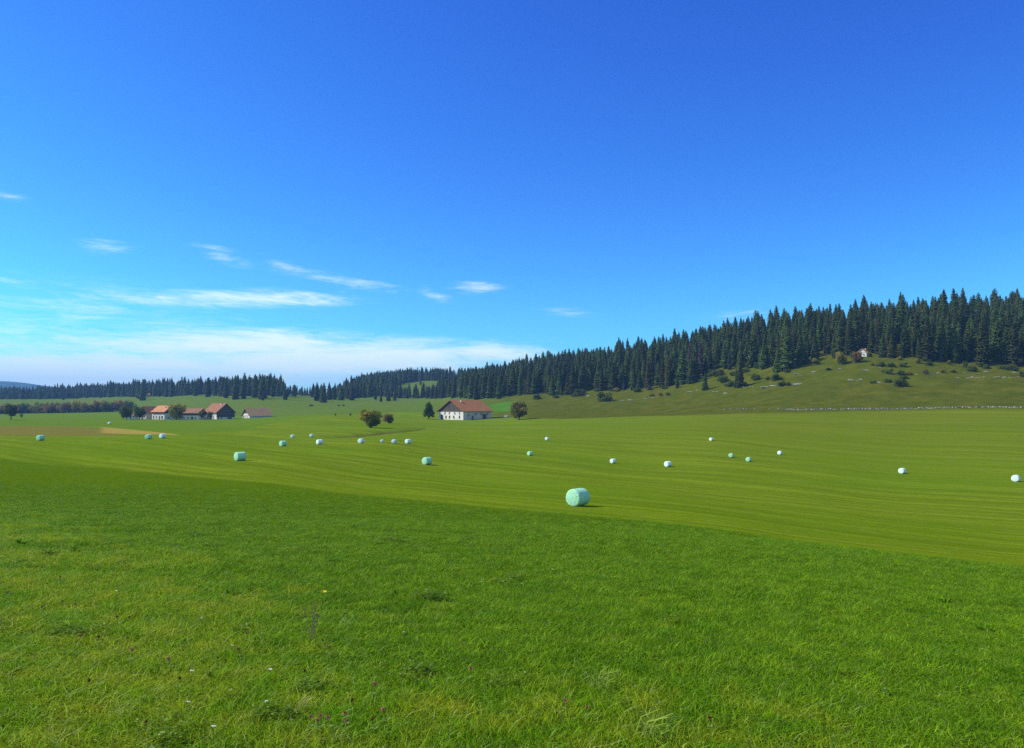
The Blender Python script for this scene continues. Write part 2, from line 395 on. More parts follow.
class Soup:
    def __init__(s): s.v = []; s.f = []
    def quad(s, *p):
        i = len(s.v); s.v += list(p); s.f.append(tuple(range(i, i + len(p))))
    def tube(s, a, b, ra, rb, n=6, cap=False):
        a = Vector(a); b = Vector(b); d = (b - a).normalized()
        x = d.orthogonal().normalized(); y = d.cross(x)
        i = len(s.v)
        for p, r in ((a, ra), (b, rb)):
            for k in range(n):
                an = 2 * math.pi * k / n
                s.v.append(p + (x * math.cos(an) + y * math.sin(an)) * r)
        for k in range(n):
            s.f.append((i + k, i + (k+1) % n, i + n + (k+1) % n, i + n + k))
        if cap:
            s.f.append(tuple(i + n + k for k in range(n)))
            s.f.append(tuple(i + k for k in reversed(range(n))))
    def box(s, lo, hi):
        x0, y0, z0 = lo; x1, y1, z1 = hi
        i = len(s.v)
        s.v += [Vector(p) for p in ((x0,y0,z0),(x1,y0,z0),(x1,y1,z0),(x0,y1,z0),(x0,y0,z1),(x1,y0,z1),(x1,y1,z1),(x0,y1,z1))]
        s.f += [tuple(i + k for k in q) for q in ((3,2,1,0),(4,5,6,7),(0,1,5,4),(1,2,6,5),(2,3,7,6),(3,0,4,7))]
    def obj(s, name, mat, parent=None, smooth=False, link=True):
        return mesh_obj(name, s.v, s.f, mat, parent, smooth, link)

# ------------------------------------------------------------------ ground sheet
def build_ground():
    az = np.concatenate([np.linspace(-110, -42, 40, endpoint=False), np.linspace(-42, 42, 640, endpoint=False), np.linspace(42, 110, 41)])
    az = np.radians(az)
    r = np.concatenate([np.exp(np.linspace(math.log(0.4), math.log(80), 230, endpoint=False)),
                        np.exp(np.linspace(math.log(80), math.log(1400), 330, endpoint=False)),
                        np.exp(np.linspace(math.log(1400), math.log(8500), 60))])
    A, Rr = np.meshgrid(az, r, indexing='ij')
    X = Rr * np.sin(A); Y = Rr * np.cos(A)
    Z = ground_z(X, Y)
    na, nr = A.shape
    co = np.stack([X, Y, Z], -1).reshape(-1, 3)
    idx = np.arange(na * nr).reshape(na, nr)
    q = np.stack([idx[:-1, :-1], idx[:-1, 1:], idx[1:, 1:], idx[1:, :-1]], -1).reshape(-1, 4)[:, ::-1]
    me = bpy.data.meshes.new('ground')
    me.vertices.add(len(co)); me.vertices.foreach_set('co', co.ravel())
    me.loops.add(q.size); me.loops.foreach_set('vertex_index', q.ravel().astype(np.int32))
    me.polygons.add(len(q)); me.polygons.foreach_set('loop_start', np.arange(0, q.size, 4, dtype=np.int32))
    me.polygons.foreach_set('loop_total', np.full(len(q), 4, np.int32))
    me.update(); me.validate()
    me.polygons.foreach_set('use_smooth', [True] * len(me.polygons))
    x, y = co[:, 0], co[:, 1]
    u, ye = uy(x, y); px = px_of(u)
    def put(n, v):
        a = me.attributes.new(n, 'FLOAT', 'POINT'); a.data.foreach_set('value', np.asarray(v, np.float32))
    put('mow', mow_sd(x, y)); put('gap_shade', np.clip((58 - ye) / 32, 0, 1)); put('rough', rough_sd(x, y))
    put('hill', ye - np.interp(px, [-300, 0, 60, 130, 210, 250, 300, 340, 400, 430, 470, 520, 560, 640, 710, 800, 900, 1024, 1300], [860, 820, 800, 720, 590, 520, 470, 440, 490, 480, 440, 385, 352, 346, 328, 312, 300, 283, 272])); put('right', np.clip((px - 430) / 110, 0, 1))
    put('dry', np.clip((px - 480) / 300, 0, 1) * np.clip((ye - 110) / 140, 0, 1))
    put('fresh', np.minimum(ye - np.interp(px, [-300, 110, 180, 235, 270, 300, 335, 352], [330, 320, 215, 240, 300, 345, 410, 600]), (352 - px) * 0.3))  # edge follows the crest, so the colour break stands for its shading
    put('soil', np.minimum(np.minimum(ye - 205, 330 - ye - np.clip(px - 60, 0, 60) * 0.7), (122 - px) * 0.6))
    put('straw', np.minimum(np.minimum(ye - np.interp(px, [95, 178], [240, 206]), np.interp(px, [95, 178], [325, 214]) - ye), np.minimum((px - 103) * 0.6, (178 - px) * 0.6)))
    put('scarp', 3.6 - scarp_dist(x, y))
    put('patch', np.minimum(np.minimum((px - 490) * 0.5, (514 - px) * 0.5), np.minimum(ye - 455, 540 - ye)))
    put('wood', np.clip((ye - 1500) / 300, 0, 1))
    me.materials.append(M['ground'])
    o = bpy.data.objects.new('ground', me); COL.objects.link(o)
    o['kind'] = 'structure'
    return o

def line_sd(x, y, a, b):
    dx, dy = b[0] - a[0], b[1] - a[1]; L = math.hypot(dx, dy)
    return ((x - a[0]) * -dy + (y - a[1]) * dx) / L
_A = hit(4, 459); _B = hit(1020, 567); _C = hit(300, 487); _D = hit(578, 515)
def mow_sd(x, y):
    s = np.argsort([p.x for p in (_A, _C, _D, _B)])
    P = [(_A, _C, _D, _B)[i] for i in s]
    out = None
    xs = [P[0].x - (P[1].x - P[0].x) * 2] + [p.x for p in P] + [P[-1].x + (P[-1].x - P[-2].x) * 4]
    ys = [P[0].y - (P[1].y - P[0].y) * 2] + [p.y for p in P] + [P[-1].y + (P[-1].y - P[-2].y) * 4]
    return (y - np.interp(x, xs, ys)) * 0.72
_E = hit(2, 522); _G = hit(560, 735)
def rough_sd(x, y):
    return -line_sd(x, y, (_E.x, _E.y), (_G.x, _G.y))
print('MOW', _A, _C, _D, _B, 'ROUGH', _E, _G)
build_ground()

# ------------------------------------------------------------------ trees
def spruce_crown(seed, H=20.0, rad=2.9, base=0.05, levels=34, ragged=0.3, power=0.57, blade=1.0):
    r = random.Random(seed); S = Soup()
    # dense inside, where twigs close up
    prev = None
    lean = (r.uniform(-.2, .2), r.uniform(-.2, .2))
    for k in range(levels):
        t = base + (1 - base) * (k / (levels - 1)) ** 0.93
        z = H * t
        env = rad * max(0.0, (1 - t)) ** power * (1.0 if t > 0.16 else 0.72 + 1.75 * t)
        nb = max(4, int(5 + 7 * (1 - t)))
        a0 = r.uniform(0, 6.28)
        lv = r.uniform(0.82, 1.12)
        for b in range(nb):
            a = a0 + 6.283 * b / nb + r.uniform(-.3, .3)
            L = env * lv * r.uniform(1 - ragged, 1 + ragged * 0.6) + 0.12
            w = L * r.uniform(0.30, 0.46) + 0.10
            dx, dy = math.cos(a), math.sin(a)
            zz = z + r.uniform(-.3, .3)
            droop = L * r.uniform(0.28, 0.62)
            c0 = Vector((lean[0]*t, lean[1]*t, zz + L * 0.12))
            mid = c0 + Vector((dx * L * .55, dy * L * .55, -droop * .55))
            tip = c0 + Vector((dx * L, dy * L, -droop * .78))
            side = Vector((-dy, dx, 0)) * w * blade
            hang = Vector((0, 0, -w * r.uniform(.35, .75)))
            S.quad(c0, mid + side * .9 + hang, tip, mid)
            S.quad(c0, mid, tip, mid - side * .9 + hang)
            # hanging twigs under the branch
            p = c0.lerp(tip, r.uniform(.45, .8))
            S.quad(p + side * .6, p + Vector((dx * .2, dy * .2, -w * 1.5 - .25)), p - side * .6)
    # leader
    top = Vector((lean[0], lean[1], H))
    for k in range(4):
        a = k * 1.57 + r.random()
        S.quad(top + Vector((0, 0, .15)), top + Vector((math.cos(a) * .3, math.sin(a) * .3, -.9)), top + Vector((math.cos(a + .9) * .3, math.sin(a + .9) * .3, -1.0)))
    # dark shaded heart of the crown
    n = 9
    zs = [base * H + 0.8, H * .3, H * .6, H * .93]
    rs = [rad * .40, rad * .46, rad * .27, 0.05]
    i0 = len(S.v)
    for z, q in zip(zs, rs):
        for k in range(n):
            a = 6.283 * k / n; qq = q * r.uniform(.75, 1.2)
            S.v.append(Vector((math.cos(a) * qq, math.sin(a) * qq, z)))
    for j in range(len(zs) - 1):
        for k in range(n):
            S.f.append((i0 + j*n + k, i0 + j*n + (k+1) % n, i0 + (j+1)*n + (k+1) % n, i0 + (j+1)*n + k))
    return S

def spruce_trunk(H=20.0, r0=0.28):
    S = Soup()
    S.tube((0, 0, -1.2), (0, 0, H * .5), r0, r0 * .6, 7); S.tube((0, 0, H * .5), (0, 0, H * .96), r0 * .6, 0.03, 7)
    return S

TRUNK = spruce_trunk().obj('trunk', M['bark'], link=False).data
SPR = []                       # crown meshes: full, slim, ragged
for k, (rad, base, rag, pw) in enumerate([(3.3, .03, .36, .60), (2.9, .05, .42, .50), (2.7, .06, .38, .46), (3.7, .02, .40, .62), (2.5, .08, .46, .52), (3.0, .04, .50, .42)]):
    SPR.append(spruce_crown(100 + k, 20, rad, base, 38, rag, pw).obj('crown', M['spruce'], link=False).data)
def recolour(me, mat):
    c = me.copy(); c.materials.clear(); c.materials.append(mat); return c
SPR_WARM = recolour(SPR[2], M['spruce_warm']); SPR_OLIVE = [recolour(m, M['spruce_olive']) for m in SPR[:3]]; SPR_DEAD = recolour(SPR[4], M['spruce_dead'])

def spruce(p, h, wid, label, group, me=None):
    """one spruce: an empty at its foot, trunk and crown"""
    e = empty('spruce_tree', p, random.uniform(0, 6.28))
    s = h / 20.0
    e.scale = (s * wid, s * wid, s)
    tag(e, label, 'tree', group)
    for n, m in (('trunk', TRUNK), ('crown', me or random.choice(SPR))):
        o = bpy.data.objects.new(n, m); COL.objects.link(o); o.parent = e
    return e

# front edge of the hillside forest, as image points
EDGE = [(440, 398.5), (455, 398), (470, 399), (490, 398.5), (505, 398), (520, 395), (545, 396), (556, 396), (570, 395.5), (585, 392), (595, 390), (603, 392), (620, 391), (640, 390), (655, 389.5),
        (668, 387), (683, 384), (697, 380), (712, 373), (725, 372), (740, 372), (757, 368), (770, 369), (785, 372), (800, 366), (815, 360), (830, 358), (845, 357), (860, 353), (872, 356), (885, 359), (900, 359), (915, 362), (930, 364),
        (945, 364), (960, 365), (975, 366), (995, 367), (1012, 367), (1030, 368), (1060, 369), (1120, 370)]
# how deep into the scene the edge stands
EDY = [hit(px, py, 300).y for px, py in EDGE]
EDX = [e[0] for e in EDGE]
def edge_depth(px): return np.interp(px, EDX, EDY)
RIDGE = lambda px: np.interp(px, [440, 470, 560, 640, 710, 800, 900, 1024, 1300], [905, 880, 745, 690, 630, 588, 568, 548, 530])

def crown_target(px): return np.interp(px, [440, 470, 500, 530, 560, 600, 640, 680, 700, 740, 780, 820, 860, 900, 940, 970, 1000, 1024, 1100],
                                       [371, 368, 361, 355, 350, 343, 336, 330, 322, 318, 312, 306, 302, 298, 292, 290, 290, 290, 288])

def scatter(n_try, sample, ok, dmin):
    pts = []; cell = {}
    for _ in range(n_try):
        x, y = sample()
        if not ok(x, y): continue
        d = dmin(x, y) if callable(dmin) else dmin
        c = (int(x // 8), int(y // 8))
        if any(math.hypot(x - q[0], y - q[1]) < d for i in (-1, 0, 1) for j in (-1, 0, 1) for q in cell.get((c[0]+i, c[1]+j), ())): continue
        cell.setdefault(c, []).append((x, y)); pts.append((x, y))
    return pts

def s_hill():
    px = random.uniform(438, 1120); Y = random.uniform(360, 910)
    return (px - CX) / F * Y, Y
CABIN = hit(868, 357, 300)
def ok_hill(x, y):
    px = CX + F * x / y
    if not (edge_depth(px) + 1.5 + max(0, float(vnoise(np.array([px]), np.array([3.0]), 9.0)[0])) * 26 < y < RIDGE(px)): return False
    if math.hypot(x - CABIN.x, y - CABIN.y) < 7: return False
    # small clearings behind the first rows, where grass shows
    if y < edge_depth(px) + 26 and (700 < px < 722 or 738 < px < 760) and random.random() < 0.75: return False
    return True
hillpts = scatter(60000, s_hill, ok_hill, lambda x, y: 4.7 if y < edge_depth(CX + F*x/y) + 14 else 6.2)
print('HILL', len(hillpts))
recs = []
for x, y in hillpts:
    px = CX + F * x / y
    de = y - edge_depth(px)
    h = random.gauss(15.8, 3.6)
    if de < 10: h = random.gauss(14.8, 5.0)
    h = min(max(h, 5.5), 23)
    if RIDGE(px) - y < 60 and random.random() < .25: h += random.uniform(1, 3)
    recs.append((x, y, h, px, de))

lone = []     # spruces the photograph shows standing by themselves: px, foot py, height px, width factor, label
LONE = [
 (705, 390.3, 17, 1.45, 'short broad spruce in front of the light green shrubs below the forest'),
 (691, 383.5, 27, 1.25, 'dark broad spruce at the forest foot, left of the short broad one'),
 (677, 388.3, 15, .95, 'small slim spruce left of the dark broad one at the forest foot'),
 (668.5, 386, 14, .9, 'small slim spruce at the forest foot, left of its twin'),
 (740.5, 387.3, 29, 1.0, 'tall ragged spruce growing on the slope among green shrubs'),
 (736.5, 387.8, 20, .95, 'middle-sized spruce touching the tall ragged one on the shrubby slope'),
 (764, 368.8, 26, 1.2, 'spruce with wide skirts on the slope, left of the pointed one'),
 (778, 372, 25, 1.3, 'pointed spruce standing out alone on the open slope above round bushes'),
 (263, 400.4, 7, 1.4, 'tiny spruce alone on the pasture behind the low brown barn'),
 (274.5, 396, 22, .85, 'tall narrow spruce at the right end of the far forest'),
 (285, 399.8, 17, 1.15, 'spruce standing forward on the pasture right of the tall narrow one'),
 (294.5, 396.6, 13, 1.1, 'short spruce between two taller ones on the far pasture'),
 (300.5, 395, 20, .95, 'tallest pointed spruce in the gap of the far forest'),
 (309, 395, 13, 1.2, 'short spruce right of the tallest pointed one on the far pasture'),
 (317, 401, 19, 1.35, 'broad spruce at the left of the dark clump on the far pasture'),
 (323.5, 402.6, 20, 1.4, 'broad spruce at the front of the dark clump on the far pasture'),
 (329, 400, 18, 1.2, 'broad spruce at the right of the dark clump on the far pasture'),
 (341, 400.3, 16, 1.2, 'spruce just right of the dark clump on the far pasture'),
 (352, 400.4, 18, 1.3, 'wide spruce at the foot of the far hill, above the brown round tree'),
 (375.5, 399.6, 9, 1.4, 'small spruce on the far pasture, leftmost of a loose row of four'),
 (381, 402, 9, 1.4, 'small spruce set lowest in the loose row of four on the far pasture'),
 (388.5, 401, 12, 1.3, 'largest spruce in the loose row of four on the far pasture'),
 (394.5, 400.6, 10, 1.3, 'small spruce at the right end of the loose row of four on the far pasture'),
 (420.6, 384.6, 6, 1.6, 'tiny spruce in the pale clearing on the far hill'),
 (454, 397.8, 18, 1.3, 'dark spruce behind the farmhouse gable, at the left tip of the hillside forest'),
 (476, 399.8, 23, 1.15, 'dark upright spruce right behind the farmhouse ridge'),
 (499, 398.6, 22, 1.15, 'dark spruce in the forest edge above the right end of the farmhouse'),
 (520, 395.4, 21, 1.1, 'dark spruce in the forest edge above the round tree beside the farmhouse'),
]
for px, py, hp, w, lab in LONE:
    p = hit(px, py, 250)
    if p is None: print('MISS', px, py); continue
    h = hp / F * p.y
    spruce(p, h, w, lab, None)
    lone.append(p)
recs = [q for q in recs if all(math.hypot(q[0] - p.x, q[1] - p.y) > 3.0 for p in lone)]

# odd ones out inside the forest
ODD = [(648.5, 372, 30, 'warm', 'yellowish spruce in the forest edge, right of the big round bush'),
       (668, 369, 20, 'warm', 'slim pale green spruce near the yellowish one at the forest edge'),
       (690, 366, 30, 'dead', 'grey dying spruce in the forest above the dark broad spruce'),
       (701, 361, 32, 'dead', 'second grey dying spruce, right of the first one'),
       (756, 352, 26, 'warm', 'orange-brown tree in the forest above the spruce with wide skirts'),
       (788, 345, 24, 'warm', 'orange-brown tree in the forest above the pointed spruce')]
for px, py, hp, kind, lab in ODD:
    Y = float(edge_depth(px)) + {648.5: 3, 668: 2, 690: 14, 701: 18, 756: 30, 788: 30}[px]
    p = at_depth(px, Y); h = {'warm': 20, 'dead': 22}[kind]
    recs = [q for q in recs if not (abs(q[3] - px) < 4.5 and -14 < q[1] - Y < 4)]
    spruce(p, h, 1.0 if kind == 'warm' else .9, lab, None, SPR_WARM if kind == 'warm' else SPR_DEAD)

# nearest, largest ones: individuals
vis = [q for q in recs if 436 < q[3] < 1040]
vis.sort(key=lambda q: -(q[2] / q[1]) + 0.0016 * min(q[4], 60) ** 0.5)
NIND = 258
ind = vis[:NIND]; chosen = set((q[0], q[1]) for q in ind)
rest = [q for q in recs if (q[0], q[1]) not in chosen]
cab_px = 868
for x, y, h, px, de in ind:
    front = de < 12
    if px > cab_px + 6:
        lab = ('dark green spruce in the front rank of the hillside forest, right of the white cabin' if front
               else 'dark green spruce behind the front rank of the hillside forest, right of the white cabin'); g = 'spruces right of the cabin, ' + ('front rank' if front else 'behind the front rank')
    elif px > 700:
        lab = ('dark green spruce in the front rank of the hillside forest, left of the white cabin' if front
               else 'dark green spruce behind the front rank of the hillside forest, left of the white cabin'); g = 'spruces left of the cabin, ' + ('front rank' if front else 'behind the front rank')
    else:
        lab = ('dark green spruce in the front rank of the lower forest, toward the farmhouse' if front
               else 'dark green spruce behind the front rank of the lower forest, toward the farmhouse'); g = 'spruces of the lower forest, ' + ('front rank' if front else 'behind the front rank')
    olive = random.random() < .13
    if olive: lab = lab.replace('dark green', 'olive'); g = 'olive ' + g
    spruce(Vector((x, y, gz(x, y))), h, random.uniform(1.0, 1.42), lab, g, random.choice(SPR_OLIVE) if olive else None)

# ---- masses: instanced points
def proto_collection(name, objs):
    c = bpy.data.collections.new(name)
    for o in objs: c.objects.link(o)
    return c

def instance_mass(name, coll, P, rot, scl, idx, label, cat, kind='stuff'):
    """one object whose geometry nodes set a copy of a plant on every point"""
    me = bpy.data.meshes.new(name)
    P = np.asarray(P, np.float32); n = len(P)
    me.vertices.add(n); me.vertices.foreach_set('co', P.ravel())
    a = me.attributes.new('rot', 'FLOAT_VECTOR', 'POINT'); a.data.foreach_set('vector', np.asarray(rot, np.float32).ravel())
    a = me.attributes.new('scl', 'FLOAT_VECTOR', 'POINT'); a.data.foreach_set('vector', np.asarray(scl, np.float32).ravel())
    a = me.attributes.new('pick', 'INT', 'POINT'); a.data.foreach_set('value', np.asarray(idx, np.int32))
    o = bpy.data.objects.new(name, me); COL.objects.link(o)
    g = bpy.data.node_groups.new(name, 'GeometryNodeTree')
    g.interface.new_socket('Geometry', in_out='INPUT', socket_type='NodeSocketGeometry')
    g.interface.new_socket('Geometry', in_out='OUTPUT', socket_type='NodeSocketGeometry')
    N = g.nodes.new; L = g.links.new
    gi = N('NodeGroupInput'); go = N('NodeGroupOutput')
    m2p = N('GeometryNodeMeshToPoints')
    ip = N('GeometryNodeInstanceOnPoints')
    ci = N('GeometryNodeCollectionInfo'); ci.inputs['Collection'].default_value = coll
    ci.inputs['Separate Children'].default_value = True; ci.inputs['Reset Children'].default_value = True
    def na(nm, typ):
        q = N('GeometryNodeInputNamedAttribute'); q.data_type = typ; q.inputs['Name'].default_value = nm
        return q.outputs['Attribute']
    L(gi.outputs[0], m2p.inputs['Mesh']); L(m2p.outputs[0], ip.inputs['Points'])
    L(ci.outputs[0], ip.inputs['Instance']); ip.inputs['Pick Instance'].default_value = True
    L(na('pick', 'INT'), ip.inputs['Instance Index'])
    e2r = N('FunctionNodeEulerToRotation'); L(na('rot', 'FLOAT_VECTOR'), e2r.inputs[0]); L(e2r.outputs[0], ip.inputs['Rotation'])
    L(na('scl', 'FLOAT_VECTOR'), ip.inputs['Scale'])
    L(ip.outputs[0], go.inputs[0])
    md = o.modifiers.new('planting', 'NODES'); md.node_group = g
    o['kind'] = kind; tag(o, label, cat)
    return o

# a whole spruce in one mesh for the mass
def whole(k):
    o = bpy.data.objects.new('mass_spruce', SPR[k]); return o
SPR_COLL = proto_collection('spruce kinds', [whole(k) for k in range(6)])

def plant_mass(name, trees, label):
    P, rt, sc, ix = [], [], [], []
    for x, y, h in trees:
        P.append((x, y, gz(x, y) - .2)); rt.append((0, 0, random.uniform(0, 6.28)))
        w = random.uniform(1.0, 1.42); sc.append((h / 20 * w, h / 20 * w, h / 20)); ix.append(random.randrange(6))
    return instance_mass(name, SPR_COLL, P, rt, sc, ix, label, 'forest')

plant_mass('hillside_forest', [(q[0], q[1], q[2]) for q in rest], 'dark spruce forest covering the hillside behind its front ranks of trees')

# far forest on the left skyline
FE = [(-260, 398.5), (-40, 399), (40, 399.5), (60, 399), (70, 398.4), (95, 397), (100, 396.8), (135, 397.2), (142, 398.2), (160, 396), (200, 394.8), (240, 396.5), (262, 396), (280, 396), (300, 395.8), (330, 399.6), (352, 399), (372, 397.5)]
FD = [hit(a, b, 500).y if hit(a, b, 500) else 1000 for a, b in FE]
print('FAR EDGE', [round(v) for v in FD])
def fdepth(px): return np.interp(px, [f[0] for f in FE], FD)
def s_far():
    px = random.uniform(-200, 372); Y = random.uniform(760, 1500)
    return (px - CX) / F * Y, Y
def ok_far(x, y):
    px = CX + F * x / y
    d = y - fdepth(px)
    if d > 300: return False
    if d < 0: return d > -70 and 60 < px < 300 and random.random() < .045
    if 281 < px < 330 and random.random() < (.86 if px > 312 else .95): return False
    if 75 < px < 140 and d < 25 and random.random() < .6: return False
    return True
far = [(x, y, min(max(random.gauss(17, 4.0), 7), 26) * float(np.interp(CX + F*x/y, [30, 110, 276, 290, 335, 350], [.68, .95, 1.05, .7, .7, .95]))) for x, y in scatter(26000, s_far, ok_far, 6.0)]
HUT = hit(148, 396.4, 500)
far = [q for q in far if not (abs(CX + F*q[0]/q[1] - 148) < 5 and q[1] < HUT.y + 8)]
plant_mass('far_forest', far, 'blue-green spruce forest along the left skyline behind the farm hamlet')
# far hill in the middle: a belt below the pale clearing, woods above it
def s_mid():
    px = random.uniform(352, 600); Y = random.uniform(760, 1500)
    return (px - CX) / F * Y, Y
def img_y(x, y): 
    v = gz(x, y) / y
    return CY - F * (math.tan(math.atan(v) - PITCH))
def ok_mid(x, y):
    px = CX + F * x / y; py = img_y(x, y)
    if px > 450 and y < RIDGE(px) + 4: return False
    clear = (396 < px < 458 and 380.8 + max(0, 420 - px) * .2 < py < 394.5 - max(0, px - 440) * .15)
    if clear: return False
    if py > np.interp(px, [352, 372, 400, 470], [398.5, 396, 398.5, 399]): return False
    if px < 400 and py > 392 and random.random() < .6: return False
    return True
mid = [(x, y, min(max(random.gauss(12.0 if img_y(x, y) > 391 else 17, 2.6), 5), 22)) for x, y in scatter(24000, s_mid, ok_mid, 6.0)]
plant_mass('middle_forest', mid, 'spruce forest on the far middle hill around a pale clearing')
print('FAR', len(far), 'MID', len(mid))

# ---- broadleaved trees
def broadleaf(seed, H, Wd, trunk_h, n_lobe=24, n_leaf=2600, leaf=0.42, shape='round'):
    """trunk with limbs and a crown of many leaf-sized faces, for a tree H tall and Wd wide"""
    r = random.Random(seed)
    T = Soup()
    r0 = max(0.1, H * 0.026)
    T.tube((0, 0, -.6), (0, 0, trunk_h), r0 * 1.25, r0, 8)
    ch = H - trunk_h * .75
    zc = trunk_h * .75 + ch * .5
    lobes = []
    for k in range(n_lobe):
        zz = 1 - 2 * (k + .5) / n_lobe; a = k * 2.39996 + r.uniform(-.35, .35)
        if shape == 'cone': lim = max(.12, (1 - (zz + 1) / 2) ** .7) * 1.1
        else: lim = math.sqrt(max(0, 1 - abs(zz) ** 4))
        q = r.uniform(.66, 1.14) if k % 5 else r.uniform(.2, .5)
        rr = q * lim * Wd * .34
        c = Vector((math.cos(a) * rr, math.sin(a) * rr, zc + zz * q * ch * .36))
        lobes.append((c, Wd * r.uniform(.15, .23), ch * r.uniform(.13, .20)))
    for c, *_ in lobes:
        st = Vector((0, 0, trunk_h * r.uniform(.7, 1.0)))
        m = st.lerp(c, .5) + Vector((0, 0, ch * .05))
        T.tube(st, m, r0 * .5, r0 * .28, 5); T.tube(m, c, r0 * .28, r0 * .1, 5)
    S = Soup()
    for k in range(n_leaf):
        c, ra, rz = lobes[r.randrange(n_lobe)]
        d = Vector((r.gauss(0, 1), r.gauss(0, 1), r.gauss(0, 1))).normalized() * r.uniform(.55, 1.08)
        p = c + Vector((d.x * ra, d.y * ra, d.z * rz))
        n = (d + Vector((r.uniform(-.8, .8), r.uniform(-.8, .8), r.uniform(-.4, .9)))).normalized()
        x = n.orthogonal().normalized(); y = n.cross(x)
        a = r.uniform(0, 6.283); x, y = x * math.cos(a) + y * math.sin(a), y * math.cos(a) - x * math.sin(a)
        s = leaf * r.uniform(.6, 1.25)
        S.quad(p - x * s, p - y * s * .6, p + x * s, p + y * s * .6)
    return T, S

def place_broadleaf(px, py, wp, hp, mat, label, group=None, seed=1, name='broadleaf_tree', shape='round', trunk=.2, ymin=200, depth=None, lobes=24, leaves=2600):
    p = at_depth(px, depth) if depth else hit(px, py, ymin)
    H = hp / F * p.y; Wd = wp / F * p.y
    T, S = broadleaf(seed, H, Wd, H * trunk, lobes, leaves, max(.16, .045 * (H * .4 + Wd * .6)), shape)
    e = empty(name, p, random.uniform(0, 6.28))
    T.obj('trunk', M['bark'], e); S.obj('crown', mat, e)
    return tag(e, label, 'tree', group)

place_broadleaf(370.5, 428, 21, 19.5, M['leaf_brown'], 'round brown and green broadleaf tree on the edge of the grassy scarp', seed=3, lobes=34, leaves=4200, trunk=.05)
place_broadleaf(388.5, 423.6, 12.5, 11, M['leaf_rust'], 'smaller brown tree just right of the round brown and green tree', seed=4, trunk=.06)
place_broadleaf(428.3, 419.3, 12.5, 17.5, M['leaf_dark'], 'dark egg-shaped tree left of the white farmhouse gable', seed=5, shape='cone', trunk=.12, leaves=3000, lobes=30)
place_broadleaf(519.5, 419.6, 20, 19.5, M['leaf_brown'], 'round tree on a short trunk right of the farmhouse', seed=9, lobes=34, leaves=4200, trunk=.09)
HAM = 478
place_broadleaf(177, 419.5, 17.5, 16.5, M['leaf_brown'], 'big round olive tree in front of the orange roofed house', seed=11, trunk=.1, lobes=30, leaves=3400, depth=HAM - 12)
place_broadleaf(127, 418, 14, 14.5, M['leaf_green'], 'dark round tree at the left end of the farm hamlet', seed=12, trunk=.12, depth=HAM - 6)
place_broadleaf(140, 418, 13, 14.5, M['leaf_green'], 'dark round tree against the little reddish house, second from the left of the hamlet', seed=13, trunk=.12, depth=HAM - 6)
place_broadleaf(149, 408, 10, 9, M['leaf_dark'], 'dark tree top rising behind the little reddish house', seed=14, trunk=.15, depth=560)
place_broadleaf(202, 420, 8, 10.5, M['leaf_green'], 'small slim tree before the big red roof, left of a pair', seed=15, trunk=.25, depth=HAM - 14, leaves=900)
place_broadleaf(211, 419.6, 7, 9, M['leaf_dark'], 'small slim tree before the big red roof, right of a pair', seed=16, trunk=.25, depth=HAM - 14, leaves=900)
place_broadleaf(186, 412, 6, 7, M['leaf_dark'], 'dark shrub tree in the gap between orange and dark red roofs', seed=17, trunk=.15, depth=505, leaves=700)
place_broadleaf(11, 420, 14, 17, M['leaf_dark'], 'grey-green tree standing apart in the field at the left edge', seed=18, trunk=.25, ymin=300)
place_broadleaf(21.5, 418.5, 4, 5.5, M['leaf_dark'], 'sapling right of the lone tree at the left edge', seed=19, trunk=.25, leaves=500, ymin=300)
# the hedgerow of autumn trees behind the left fields
hx = -6.0; k = 0
while hx < 134:
    w = random.uniform(8, 13); h = random.uniform(8.5, 12.5)
    if hx > 60: h += 1.0
    mat = random.choice([M['leaf_rust'], M['leaf_rust'], M['leaf_green'], M['leaf_brown']])
    warm = mat is not M['leaf_green']
    hd = place_broadleaf(hx, 0, w * 1.2, h + 1.6, mat, ('brown autumn tree' if warm else 'dull green tree') + ' in the long hedgerow behind the left field',
                    'brown trees of the left hedgerow' if warm else 'green trees of the left hedgerow', seed=40 + k, trunk=.02, depth=690 + random.uniform(-8, 8), leaves=1500, lobes=18)
    hd.location.z -= 1.5
    hx += w * .5; k += 1

# ---- bushes on the slope
BUSH = []
for k, (mat) in enumerate([M['leaf_green'], M['leaf_dark'], M['leaf_brown'], M['leaf_bright'], M['leaf_rust']]):
    r = random.Random(300 + k); lob = []
    for q in range(11):
        a = r.uniform(0, 6.283); d = math.sqrt(r.random()) * .36
        lob.append((Vector((math.cos(a) * d, math.sin(a) * d, r.uniform(.18, .68) * (1 - d * .8))), r.uniform(.14, .24), r.uniform(.13, .24)))
    S = Soup()
    for q in range(1100):
        c, ra, rz = lob[r.randrange(11)]
        d = Vector((r.gauss(0, 1), r.gauss(0, 1), r.gauss(0, 1))).normalized() * r.uniform(.6, 1.1)
        p = c + Vector((d.x * ra, d.y * ra, d.z * rz)); p.z = max(p.z, 0.0)
        n = (d + Vector((r.uniform(-.8, .8), r.uniform(-.8, .8), r.uniform(-.3, .9)))).normalized()
        x = n.orthogonal().normalized(); y = n.cross(x); s = r.uniform(.03, .062)
        S.quad(p - x * s, p - y * s * .65, p + x * s, p + y * s * .65)
    for c, *_ in lob: S.tube((0, 0, -.1), c, .016, .006, 4)
    BUSH.append(S.obj('bush', mat, link=False).data)
GREEN, DARK, OLIVE, BRIGHT, RUST = range(5)
